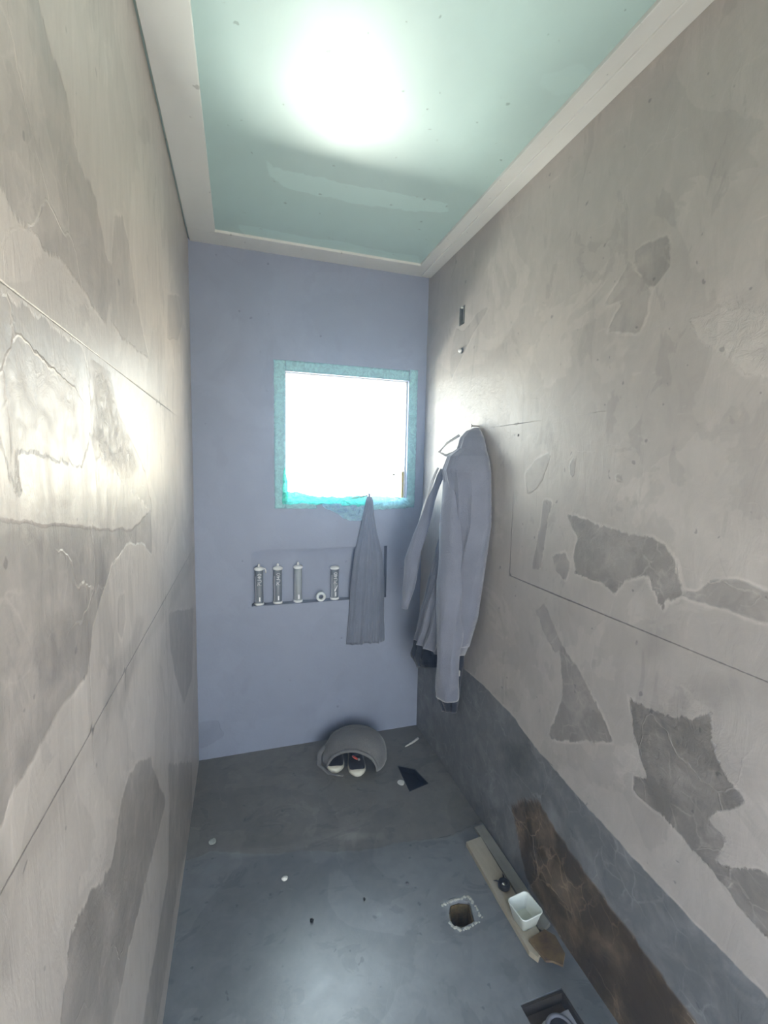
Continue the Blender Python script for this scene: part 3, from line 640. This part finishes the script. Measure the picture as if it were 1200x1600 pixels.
# ------------------------------------------------------------------ things in the wall recess
m_white = simple('white plastic', (0.80, 0.82, 0.83), 0.35, bump=0, var=0.03)
m_foil = simple('grey cartridge sleeve', (0.16, 0.18, 0.21), 0.35, 0.0, bump=0, var=0.06)
m_ink = simple('white print', (0.82, 0.83, 0.86), 0.5, bump=0, var=0.02)
m_side = simple('pale sleeve stripe', (0.42, 0.44, 0.50), 0.4, bump=0, var=0.03)
def cartridge(loc, label, h=0.205, nozzle=True, tone=None, writing=True, hook=False, slash=False, rz=0.0):
    t = thing('sealant_cartridge', label, 'sealant cartridge', loc, rz, 'sealant cartridges standing in the wall recess')
    r = 0.0235
    bm = bmesh.new(); lathe(bm, [(r - 0.002, 0.012), (r - 0.002, 0.014), (r - 0.002, h - 0.03), (r - 0.004, h - 0.028)], 32); obj('sleeve', bm, tone or m_foil, t, True)
    bm = bmesh.new(); lathe(bm, [(r - 0.003, 0.0), (r + 0.001, 0.002), (r + 0.001, 0.011), (r - 0.002, 0.0125)], 32); obj('base_cap', bm, m_white, t, True)
    bm = bmesh.new(); lathe(bm, [(r - 0.001, h - 0.03), (r + 0.002, h - 0.028), (r + 0.002, h - 0.020), (r - 0.006, h - 0.015), (0.006, h - 0.012)], 32); obj('top_cap', bm, m_white, t, True)
    if nozzle:
        bm = bmesh.new(); lathe(bm, [(0.0065, h - 0.015), (0.006, h - 0.004), (0.004, h + 0.002), (0.001, h + 0.003)], 16); obj('nozzle', bm, m_white, t, True)
    if hook:
        bm = bmesh.new(); tube(bm, [(0.018, -0.006, h - 0.022), (0.030, -0.008, h - 0.022), (0.034, -0.010, h - 0.034), (0.033, -0.010, h - 0.046)], 0.0035, 8); obj('drip', bm, m_white, t, True)
    # pale stripe up the side of the sleeve and a nozzle picture near the base
    def wrap(bm, a0, a1, z0, z1, rr):
        k = 6; q0 = []; q1 = []
        for i in range(k + 1):
            a = a0 + (a1 - a0) * i / k
            q0.append(bm.verts.new((rr * math.sin(a), -rr * math.cos(a), z0))); q1.append(bm.verts.new((rr * math.sin(a), -rr * math.cos(a), z1)))
        for i in range(k): bm.faces.new((q0[i], q0[i + 1], q1[i + 1], q1[i]))
    bm = bmesh.new(); wrap(bm, -1.25, -0.75, 0.016, h - 0.06, r - 0.0014); obj('stripe', bm, m_side, t)
    bm = bmesh.new(); wrap(bm, -0.05, 0.25, 0.022, 0.045, r - 0.0014)
    if slash:
        for i in range(5): wrap(bm, -0.2 + i * 0.16, 0.02 + i * 0.16, 0.05 + i * 0.006, 0.060 + i * 0.006, r - 0.0013)
    obj('emblem', bm, m_ink, t)
    if writing:
        cu = bpy.data.curves.new('writing', 'FONT'); cu.body = 'PU40'; cu.size = 0.030; cu.extrude = 0.0002; cu.align_x = 'LEFT'; cu.align_y = 'CENTER'; cu.space_character = 1.02
        tmp = bpy.data.objects.new('writing', cu); COL.objects.link(tmp)
        bpy.context.view_layer.update()
        me = bpy.data.meshes.new_from_object(tmp.evaluated_get(bpy.context.evaluated_depsgraph_get()))
        bpy.data.objects.remove(tmp)
        rr = r - 0.0012
        for v_ in me.vertices:   # run upwards, wrapped round the sleeve
            along, across = v_.co.x, v_.co.y
            a = -across / rr + 0.12
            v_.co = (rr * math.sin(a), -rr * math.cos(a), h - 0.112 + along)
        me.materials.clear(); me.materials.append(m_ink)
        o = bpy.data.objects.new('writing', me); link(o, t)
    return t
NZ = NZ0
cartridge((0.306, -0.0 + 0.026, NZ), 'grey sealant cartridge with white caps and a drip by its nozzle, leftmost in the recess', h=0.215, hook=True)
cartridge((0.402, 0.030, NZ), 'grey sealant cartridge with bold white lettering, second from the left in the recess', h=0.212)
cartridge((0.508, 0.030, NZ + 0.0), 'pale worn sealant cartridge standing in the middle of the wall recess', h=0.215, tone=simple('worn grey sleeve', (0.30, 0.33, 0.36), 0.45, 0.0, bump=0), writing=False)
cartridge((0.708, 0.032, NZ), 'sealant cartridge with flat white top cap, nearest the hanging cloth', h=0.200, nozzle=False, slash=True, writing=True)
bm = bmesh.new(); mt = Matrix.Translation((0.628, 0.010, NZ + 0.026)) @ Matrix.Rotation(math.pi / 2, 4, 'X')
n = 32
prof = [(0.013, -0.012), (0.025, -0.012), (0.026, -0.008), (0.026, 0.008), (0.025, 0.012), (0.013, 0.012)]
rings = [[bm.verts.new(mt @ Vector((r * math.cos(2 * math.pi * k / n), r * math.sin(2 * math.pi * k / n), z))) for k in range(n)] for r, z in prof]
for a, b in zip(rings, rings[1:] + rings[:1]):
    for k in range(n): bm.faces.new((a[k], a[(k + 1) % n], b[(k + 1) % n], b[k]))
bmesh.ops.recalc_face_normals(bm, faces=bm.faces)
tag(obj('tape_roll', bm, simple('white tape', (0.62, 0.66, 0.68), 0.5), None, True), 'small round white tape roll standing on edge in the wall recess', 'tape roll')

# ------------------------------------------------------------------ right wall: bracket and pipe stub
br = thing('steel_channel', 'steel channel set in a slot high on the right wall', 'bracket', (W, -0.411, 2.195))
m_zn = simple('galvanised steel', (0.42, 0.43, 0.40), 0.35, 0.85, bump=0)
bm = bmesh.new(); add_box(bm, (-0.004, -0.020, 0), (0.040, -0.017, 0.070)); add_box(bm, (0.036, -0.020, 0), (0.040, 0.018, 0.070)); add_box(bm, (-0.006, 0.015, 0), (0.040, 0.019, 0.074)); obj('channel', bm, m_zn, br)
bm = bmesh.new(); lathe(bm, [(0.007, 0), (0.008, 0.004), (0.005, 0.008), (0.001, 0.009)], 14, z0=0.066, cx=-0.004, cy=-0.010); obj('cap_screw', bm, simple('bright screw', (0.7, 0.72, 0.7), 0.3, 0.6, bump=0), br, True)
ps = thing('pipe_stub', 'small capped pipe stub on the right wall above the coat', 'pipe stub', (W, -0.423, 2.071))
bm = bmesh.new(); lathe(bm, [(0.012, -0.002), (0.013, 0.004), (0.010, 0.006)], 18, mtx=Matrix.Rotation(-math.pi / 2, 4, 'Y')); obj('collar', bm, simple('dark rubber collar', (0.10, 0.11, 0.12), 0.6, bump=0), ps, True)
bm = bmesh.new(); lathe(bm, [(0.0085, 0.004), (0.0085, 0.014), (0.006, 0.017), (0.001, 0.018)], 18, mtx=Matrix.Rotation(-math.pi / 2, 4, 'Y')); obj('cap', bm, m_white, ps, True)

# ------------------------------------------------------------------ hat and sneakers on the floor
def sneaker(loc, rz, label, red=False):
    t = thing('sneaker', label, 'sneaker', loc, rz, 'pair of sneakers under the grey hat'); t.scale = (0.92, 0.92, 0.92)
    # length runs along -y (toe) ; stations: y, half width, height
    L = [(0.135, 0.020, 0.070), (0.120, 0.032, 0.085), (0.08, 0.036, 0.088), (0.04, 0.035, 0.080), (0.0, 0.037, 0.068), (-0.04, 0.042, 0.062), (-0.08, 0.046, 0.055), (-0.11, 0.043, 0.048), (-0.128, 0.034, 0.040), (-0.142, 0.018, 0.026)]
    def sect(bm, prof, base, n=20, top=True):
        rings = []
        for y_, w_, h_ in prof:
            ring = []
            for k in range(n):
                a = 2 * math.pi * k / n
                x_ = w_ * math.copysign(abs(math.cos(a)) ** 0.8, math.cos(a)); z_ = base + (h_ - base) * (0.5 + 0.5 * math.copysign(abs(math.sin(a)) ** 0.8, math.sin(a)))
                ring.append(bm.verts.new((x_, y_, z_)))
            rings.append(ring)
        for a, b in zip(rings, rings[1:]):
            for k in range(n): bm.faces.new((a[k], b[k], b[(k + 1) % n], a[(k + 1) % n]))
        bm.faces.new(rings[0]); bm.faces.new(list(reversed(rings[-1])))
        bmesh.ops.recalc_face_normals(bm, faces=bm.faces)
    bm = bmesh.new(); sect(bm, L, 0.012); obj('upper', bm, fabric('black canvas', (0.025, 0.025, 0.032)), t, True)
    bm = bmesh.new(); sect(bm, [(y_ * 1.03, w_ + 0.004, 0.027) for y_, w_, h_ in L], 0.0); obj('sole', bm, simple('off white rubber', (0.58, 0.56, 0.47), 0.55), t, True)
    bm = bmesh.new(); sect(bm, [(-0.118, 0.0445, 0.032), (-0.126, 0.042, 0.036), (-0.138, 0.034, 0.034), (-0.148, 0.024, 0.030), (-0.153, 0.012, 0.025)], 0.004); obj('toe_cap', bm, simple('dusty rubber toe', (0.66, 0.64, 0.55), 0.5), t, True)
    bm = bmesh.new()
    for i in range(4):
        yy = -0.070 + i * 0.022; hh = 0.052 + i * 0.006
        tube(bm, [(-0.018, yy, hh - 0.002), (0, yy - 0.004, hh + 0.005), (0.018, yy, hh - 0.002)], 0.0028, 6)
    obj('laces', bm, fabric('black lace', (0.05, 0.05, 0.06)), t, True)
    if red:
        bm = bmesh.new(); tube(bm, [(-0.022, -0.058, 0.063), (-0.012, -0.070, 0.062), (0.004, -0.082, 0.057)], [0.005, 0.007, 0.005], 8)
        o = obj('tongue_tag', bm, fabric('red tag', (0.55, 0.10, 0.07)), t, True); o['label'] = 'faded red tag'
        bm = bmesh.new(); add_box(bm, (0.006, -0.088, 0.050), (0.018, -0.074, 0.058), 0.002)
        obj('lace_end', bm, fabric('pale lace end', (0.4, 0.42, 0.45)), t)
    return t
sneaker((0.682, -0.158, 0.0), -0.20, 'black canvas sneaker with off-white toe, left one under the grey hat')
sneaker((0.776, -0.212, 0.0), -0.14, 'black canvas sneaker with a red tag, right one under the grey hat', red=True)
ho = Vector((0.785, -0.188, 0))
hat = thing('hat', 'grey cloth hat resting over a pair of sneakers near the back wall', 'hat', tuple(ho))
bm = bmesh.new(); nu, nv = 56, 20; rings = []
for j in range(nv + 1):
    el = (j / nv) * math.pi / 2; ring = []
    for i in range(nu):
        a = 2 * math.pi * i / nu
        rx, ry, rzv = 0.172, 0.160, 0.138
        p = Vector((rx * math.cos(a) * math.cos(el) ** 0.75, ry * math.sin(a) * math.cos(el) ** 0.75, rzv * math.sin(el) ** 0.85))
        q = p * 13
        p += p.normalized() * 0.010 * noise.noise(q * 0.7) + p.normalized() * 0.004 * noise.noise(q * 2) if p.length > 0 else Vector()
        # squeezed opening lip
        ring.append(bm.verts.new(p))
    rings.append(ring)
def is_open(i, j):
    a = math.degrees(2 * math.pi * (i + 0.5) / nu); h_ = (j + 0.5) / nv
    d = (a - 249)
    return abs(d) < 46 and h_ < 0.52 * math.sqrt(max(0, 1 - (d / 46) ** 2)) + 0.04
for j in range(nv):
    for i in range(nu):
        if not is_open(i, j) and j < nv - 1: bm.faces.new((rings[j][i], rings[j][(i + 1) % nu], rings[j + 1][(i + 1) % nu], rings[j + 1][i]))
bm.faces.new(rings[nv - 1])
bmesh.ops.delete(bm, geom=[v_ for v_ in bm.verts if not v_.link_faces], context='VERTS')
bmesh.ops.solidify(bm, geom=bm.faces[:], thickness=0.006)
m_hat = fabric('grey felted cloth', (0.20, 0.195, 0.195), scale=160)
obj('crown', bm, m_hat, hat, True)
bm = bmesh.new()
pts = []
for k in range(25):
    a = math.radians(249 + 46 * math.cos(math.pi * k / 24)); s_ = 0.54 * abs(math.sin(math.pi * k / 24)); el = s_ * math.pi / 2
    pts.append((0.176 * math.cos(a) * math.cos(el) ** 0.75, 0.164 * math.sin(a) * math.cos(el) ** 0.75, max(0.006, 0.141 * math.sin(el) ** 0.85)))
tube(bm, pts, 0.0075, 8); obj('rolled_edge', bm, m_hat, hat, True)
bm = bmesh.new(); tube(bm, [(-0.10, -0.145, 0.012), (-0.165, -0.115, 0.015), (-0.205, -0.06, 0.03), (-0.195, -0.01, 0.055), (-0.16, 0.02, 0.075)], [(0.012, 0.004)] * 5, 8)
obj('strap', bm, m_hat, hat, True)

# ------------------------------------------------------------------ floor openings and what sits in them
bm = bmesh.new()
def prism(bm, poly, z0, z1):
    b = [bm.verts.new((x_, y_, z0)) for x_, y_ in poly]; t = [bm.verts.new((x_, y_, z1)) for x_, y_ in poly]; n = len(poly)
    for k in range(n): bm.faces.new((b[k], b[(k + 1) % n], t[(k + 1) % n], t[k]))
    bm.faces.new(list(reversed(b))); bm.faces.new(t)
    bmesh.ops.recalc_face_normals(bm, faces=bm.faces)
def inset(poly, d):
    c = Vector((sum(p[0] for p in poly) / len(poly), sum(p[1] for p in poly) / len(poly)))
    return [tuple(Vector(p) + (c - Vector(p)).normalized() * d) for p in poly]
m_blk = simple('black plastic', (0.012, 0.013, 0.016), 0.35, bump=0, var=0.3)
db = thing('drain_box', 'black square plastic drain box sunk in the floor near the back corner', 'drain', (1.016, -0.423, 0))
def rel(poly): return [(x_ - 1.016, y_ + 0.423) for x_, y_ in poly]
bm = bmesh.new(); prism(bm, rel(inset(SQ, 0.003)), -0.0495, -0.022); obj('box_floor', bm, m_blk, db)
bm = bmesh.new(); a_ = rel(inset(SQ, 0.001)); b_ = rel(inset(SQ, 0.009)); n = 4
lo0 = [bm.verts.new((*p_, -0.0215)) for p_ in a_]; hi0 = [bm.verts.new((*p_, 0.002)) for p_ in a_]; lo1 = [bm.verts.new((*p_, -0.0215)) for p_ in b_]; hi1 = [bm.verts.new((*p_, 0.002)) for p_ in b_]
for k in range(n):
    j = (k + 1) % n
    for q in ((lo0[k], lo0[j], hi0[j], hi0[k]), (hi0[k], hi0[j], hi1[j], hi1[k]), (hi1[k], hi1[j], lo1[j], lo1[k]), (lo1[k], lo1[j], lo0[j], lo0[k])): bm.faces.new(q)
bmesh.ops.recalc_face_normals(bm, faces=bm.faces); obj('rim', bm, m_blk, db)

hb = thing('pipe_sleeve', 'brown-lined round hole sleeve broken into the floor left of the timber board', 'pipe sleeve', (0.93, -1.115, 0))
HI = [(x_ - 0.93, y_ + 1.115) for x_, y_ in inset(HOLE, 0.0015)]; HJ = [(x_ - 0.93, y_ + 1.115) for x_, y_ in inset(HOLE, 0.006)]
bm = bmesh.new(); n = len(HI)
L_ = [[bm.verts.new((*p_, z_)) for p_ in P_] for P_, z_ in ((HI, -0.098), (HI, -0.012), (HJ, -0.010), (HJ, -0.096))]
for a, b in zip(L_, L_[1:]):
    for k in range(n): bm.faces.new((a[k], a[(k + 1) % n], b[(k + 1) % n], b[k]))
bm.faces.new(L_[-1]); bmesh.ops.recalc_face_normals(bm, faces=bm.faces)
obj('lining', bm, simple('damp brown lining', (0.22, 0.16, 0.07), 0.6, nscale=60, col2=(0.10, 0.07, 0.03)), hb)
bm = bmesh.new()
for (x0_, y0_), (x1_, y1_) in [((0.880, -1.070), (0.935, -1.062)), ((0.935, -1.062), (0.985, -1.068)), ((0.985, -1.075), (0.990, -1.150)), ((0.875, -1.135), (0.90, -1.166)), ((0.905, -1.168), (0.975, -1.160))]:
    for k in range(9):
        t = k / 8; s_ = random.uniform(0.003, 0.007)
        c_ = Vector((x0_ + (x1_ - x0_) * t - 0.93 + random.uniform(-.003, .003), y0_ + (y1_ - y0_) * t + 1.115 + random.uniform(-.003, .003), 0.0005))
        r = bmesh.ops.create_icosphere(bm, subdivisions=1, radius=s_, matrix=Matrix.Translation(c_))
        for v_ in r['verts']: v_.co.z = 0.0005 + (v_.co.z - 0.0005) * 0.4; v_.co += Vector((random.uniform(-1, 1), random.uniform(-1, 1), 0)) * 0.0015
obj('mortar_rim', bm, simple('crumbly pale mortar', (0.46, 0.46, 0.42), 0.9), hb)

dr = thing('floor_drain', 'round grey floor drain in a square recess at the bottom edge of the photo', 'drain', (1.048, -1.482, -0.0645))
bm = bmesh.new(); prism(bm, [(-0.074, -0.070), (0.056, -0.070), (0.056, 0.040), (-0.030, 0.036), (-0.070, 0.020)], 0.0, 0.046); obj('drain_plate', bm, simple('dusty grey plastic plate', (0.30, 0.30, 0.32), 0.6), dr)
m_recess_dark = simple('near black brown', (0.035, 0.028, 0.022), 0.8, nscale=60)  # near-black brown for the plates at the recess back and right
bm = bmesh.new(); add_box(bm, (-0.079, 0.070, 0.0), (0.063, 0.0765, 0.062)); obj('recess_lining', bm, m_recess_dark, dr)
bm = bmesh.new(); add_box(bm, (0.058, -0.072, 0.0), (0.0665, 0.0695, 0.062)); obj('recess_lining', bm, m_recess_dark, dr)
bm = bmesh.new(); prism(bm, [(-0.074, 0.024), (-0.030, 0.040), (0.056, 0.044), (0.056, 0.069), (-0.077, 0.069)], 0.0, 0.030); obj('mud_bank', bm, simple('brown mud', (0.09, 0.07, 0.055), 0.9, nscale=50, bump=0.5), dr)
bm = bmesh.new(); lathe(bm, [(0.040, 0.016), (0.042, 0.022), (0.036, 0.024), (0.032, 0.022), (0.031, 0.017)], 40, z0=0.030); obj('drain_ring', bm, simple('grey pvc ring', (0.20, 0.20, 0.23), 0.5), dr, True)
bm = bmesh.new(); lathe(bm, [(0.030, 0.0165), (0.030, 0.0215), (0.004, 0.0225)], 40, z0=0.030); obj('drain_lid', bm, simple('dark drain throat', (0.06, 0.06, 0.075), 0.5), dr, True)

# ------------------------------------------------------------------ timber board, fitting, tub
def wood(name, c1, c2, rot):
    m = N(name); v = m.obj((14, 2.2, 14), (0, 0, rot)); w_ = m.noise(v, 3, 6, 0.6, 0.8); v2 = m.obj(); d_ = m.noise(v2, 7, 3)
    c = m.mix(m.rng(w_, 0.3, 0.7), c1, c2); c = m.mix(m.rng(d_, 0.4, 0.75, 0, 0.4), c, (0.5, 0.48, 0.42))
    m.l(c, m.p.inputs['Base Color']); m.set(Roughness=0.75); m.bump(w_, 0.35, 0.002); return m.m
def plank(name, poly, z0, z1, mat, bev=0.001):
    bm = bmesh.new(); prism(bm, poly, z0, z1); bmesh.ops.bevel(bm, geom=bm.edges[:], offset=bev, segments=1, affect='EDGES'); return obj(name, bm, mat)
bd = plank('timber_board', [(1.077, -0.868), (1.148, -0.860), (1.142, -1.05), (1.139, -1.2), (1.141, -1.305), (1.120, -1.322), (1.103, -1.312), (1.086, -1.326), (1.071, -1.300), (1.072, -1.1)], 0.0, 0.020,
           wood('raw pale timber', (0.42, 0.37, 0.28), (0.33, 0.28, 0.20), 0))
tag(bd, 'pale raw timber board lying on the floor along the right wall', 'board')
bt = plank('timber_batten', [(1.1525, -0.800), (1.197, -0.797), (1.197, -1.24), (1.168, -1.25), (1.1515, -1.235)], 0.0, 0.012, wood('dusty grey timber', (0.25, 0.24, 0.20), (0.18, 0.17, 0.15), 0))
tag(bt, 'dusty grey batten on the floor between the pale board and the right wall', 'board')
ft = thing('pipe_fitting', 'black ring fitting with a shiny steel dome on the timber board', 'pipe fitting', (1.114, -1.087, 0.0205))
bm = bmesh.new(); lathe(bm, [(0.017, 0.0), (0.021, 0.002), (0.022, 0.012), (0.019, 0.020), (0.014, 0.020), (0.013, 0.008)], 24)
obj('ring', bm, m_blk, ft, True)
bm = bmesh.new(); lathe(bm, [(0.0125, 0.006), (0.012, 0.010), (0.008, 0.015), (0.001, 0.017)], 20); obj('dome', bm, simple('polished steel', (0.75, 0.72, 0.66), 0.18, 1.0, bump=0, var=0.02), ft, True)
bm = bmesh.new()
for a in (60, 150):
    a = math.radians(a); bm = bmesh.new(); tube(bm, [(0.018 * math.cos(a), 0.018 * math.sin(a), 0.016), (0.027 * math.cos(a), 0.030 * math.sin(a), 0.018), (0.034 * math.cos(a), 0.046 * math.sin(a), 0.012)], [0.004, 0.0025, 0.001], 6); obj('wire_end', bm, m_blk, ft, True)

def rsq(half, rad, n=6):
    out = []
    for cx_, cy_, a0 in ((1, 1, 0), (-1, 1, 90), (-1, -1, 180), (1, -1, 270)):
        for k in range(n + 1):
            a = math.radians(a0 + 90 * k / n); out.append((cx_ * (half - rad) + rad * math.cos(a), cy_ * (half - rad) + rad * math.sin(a)))
    return out
tb = thing('plastic_tub', 'open square white plastic tub standing on the end of the timber board', 'tub', (1.113, -1.213, 0.0205), 0.12)
bm = bmesh.new(); loops = []
for half, rad, z_ in ((0.030, 0.010, 0.0), (0.0415, 0.014, 0.050), (0.0435, 0.015, 0.052), (0.0435, 0.015, 0.055), (0.0405, 0.013, 0.055), (0.0395, 0.013, 0.050), (0.0285, 0.009, 0.002)):
    loops.append([bm.verts.new((x_, y_, z_)) for x_, y_ in rsq(half, rad)])
n = len(loops[0])
for a, b in zip(loops, loops[1:]):
    for k in range(n): bm.faces.new((a[k], a[(k + 1) % n], b[(k + 1) % n], b[k]))
bm.faces.new(list(reversed(loops[0]))); bm.faces.new(loops[-1])
obj('tub_body', bm, simple('matt white plastic', (0.74, 0.78, 0.73), 0.45, bump=0, var=0.03), tb, True)
bm = bmesh.new()
for half, rad, z_ in ((0.0284, 0.009, 0.0025), (0.029, 0.009, 0.006)): loops.append([bm.verts.new((x_, y_, z_)) for x_, y_ in rsq(half, rad)])
a, b = loops[-2:]
for k in range(n): bm.faces.new((a[k], a[(k + 1) % n], b[(k + 1) % n], b[k]))
bm.faces.new(list(reversed(a))); bm.faces.new(b)
obj('residue', bm, simple('dried pale residue', (0.62, 0.66, 0.58), 0.7), tb)
# dark brown slab that paints the shade on the broken board end
cb = plank('board_end_shade', [(1.085, -1.275), (1.155, -1.262), (1.176, -1.290), (1.170, -1.345), (1.140, -1.372), (1.118, -1.352), (1.098, -1.345)], 0.0205, 0.028, simple('shaded board end brown', (0.16, 0.11, 0.05), 0.9, col2=(0.08, 0.05, 0.03)), 0.0008)
cb.location.z = 0.0
tag(cb, 'dark brown slab painting the shade on the broken board end in front of the tub', 'painted shade')

# ------------------------------------------------------------------ small debris
def chip(name, loc, size, mat, label, cat, flat=0.4, rz=0, group=None):
    bm = bmesh.new(); bmesh.ops.create_icosphere(bm, subdivisions=2, radius=1.0)
    for v_ in bm.verts:
        v_.co *= 1 + 0.25 * noise.noise(v_.co * 1.7 + Vector(loc) * 31)
        v_.co = Vector((v_.co.x * size[0], v_.co.y * size[1], v_.co.z * size[2]))
    zmin = min(v_.co.z for v_ in bm.verts)
    for v_ in bm.verts: v_.co.z -= zmin
    o = obj(name, bm, mat); o.location = loc; o.rotation_euler = (0, 0, rz); return tag(o, label, cat, group)
m_chalk = simple('white chip', (0.66, 0.66, 0.64), 0.8)
bm = bmesh.new(); tube(bm, [(-0.05, -0.022, 0.005), (0.0, 0.0, 0.006), (0.045, 0.026, 0.007)], [0.003, 0.0055, 0.007], 8)
o = obj('white_stick', bm, m_chalk, None, True); o.location = (1.115, -0.165, 0); tag(o, 'thin white plastic offcut on the floor by the back right corner', 'offcut')
chip('plaster_chip', (0.946, -0.450, 0), (0.017, 0.020, 0.005), m_chalk, 'small white plaster chip touching the left side of the black drain box', 'plaster chip')
chip('plaster_chip', (0.095, -0.561, 0), (0.014, 0.018, 0.004), simple('grey disc', (0.42, 0.44, 0.42), 0.8), 'flat round pale chip on the floor near the left wall', 'plaster chip')
chip('plaster_chip', (0.359, -0.814, 0), (0.012, 0.009, 0.006), simple('bright crumb', (0.8, 0.8, 0.74), 0.8), 'bright white crumb in the middle of the bare floor', 'plaster chip')
chip('pebble', (0.432, -0.996, 0), (0.0065, 0.006, 0.005), m_blk, 'black pebble in the pool of light, leftmost of three', 'pebble', group='dark pebbles on the bright floor')
chip('pebble', (0.621, -1.013 + 0.04, 0), (0.004, 0.006, 0.004), m_blk, 'tiny dark grit in the pool of light, middle of three', 'pebble', group='dark pebbles on the bright floor')
chip('pebble', (0.788, -0.959, 0), (0.007, 0.006, 0.004), simple('grey grit', (0.12, 0.12, 0.13), 0.8), 'dark pebble on the floor beside the pool of light, nearest the timber board', 'pebble', group='dark pebbles on the bright floor')
bm = bmesh.new(); lathe(bm, [(0.0035, -0.004), (0.005, 0.001), (0.002, 0.002)], 12, mtx=Matrix.Translation((W, -0.905, 1.655)) @ Matrix.Rotation(-math.pi / 2, 4, 'Y'))
tag(obj('board_screw', bm, simple('dark screw head', (0.15, 0.14, 0.13), 0.5, 0.7, bump=0)), 'dark screw head beside the vertical joint of the right wall', 'screw')

# ------------------------------------------------------------------ blue scattering volume added to imitate the lens flare veil
hz = N('flare veil volume'); hz.t.nodes.remove(hz.p)
vs_ = hz.n('ShaderNodeVolumeScatter'); vs_.inputs['Color'].default_value = (0.40, 0.60, 1.0, 1); vs_.inputs['Density'].default_value = 0.055; vs_.inputs['Anisotropy'].default_value = 0.6
hz.l(vs_.outputs[0], hz.out.inputs['Volume'])
bm = bmesh.new(); add_box(bm, (0.001, DEP + 0.001, 0.001), (W - 0.001, -0.001, H - 0.001))
o = struct(obj('flare_haze', bm, hz.m))
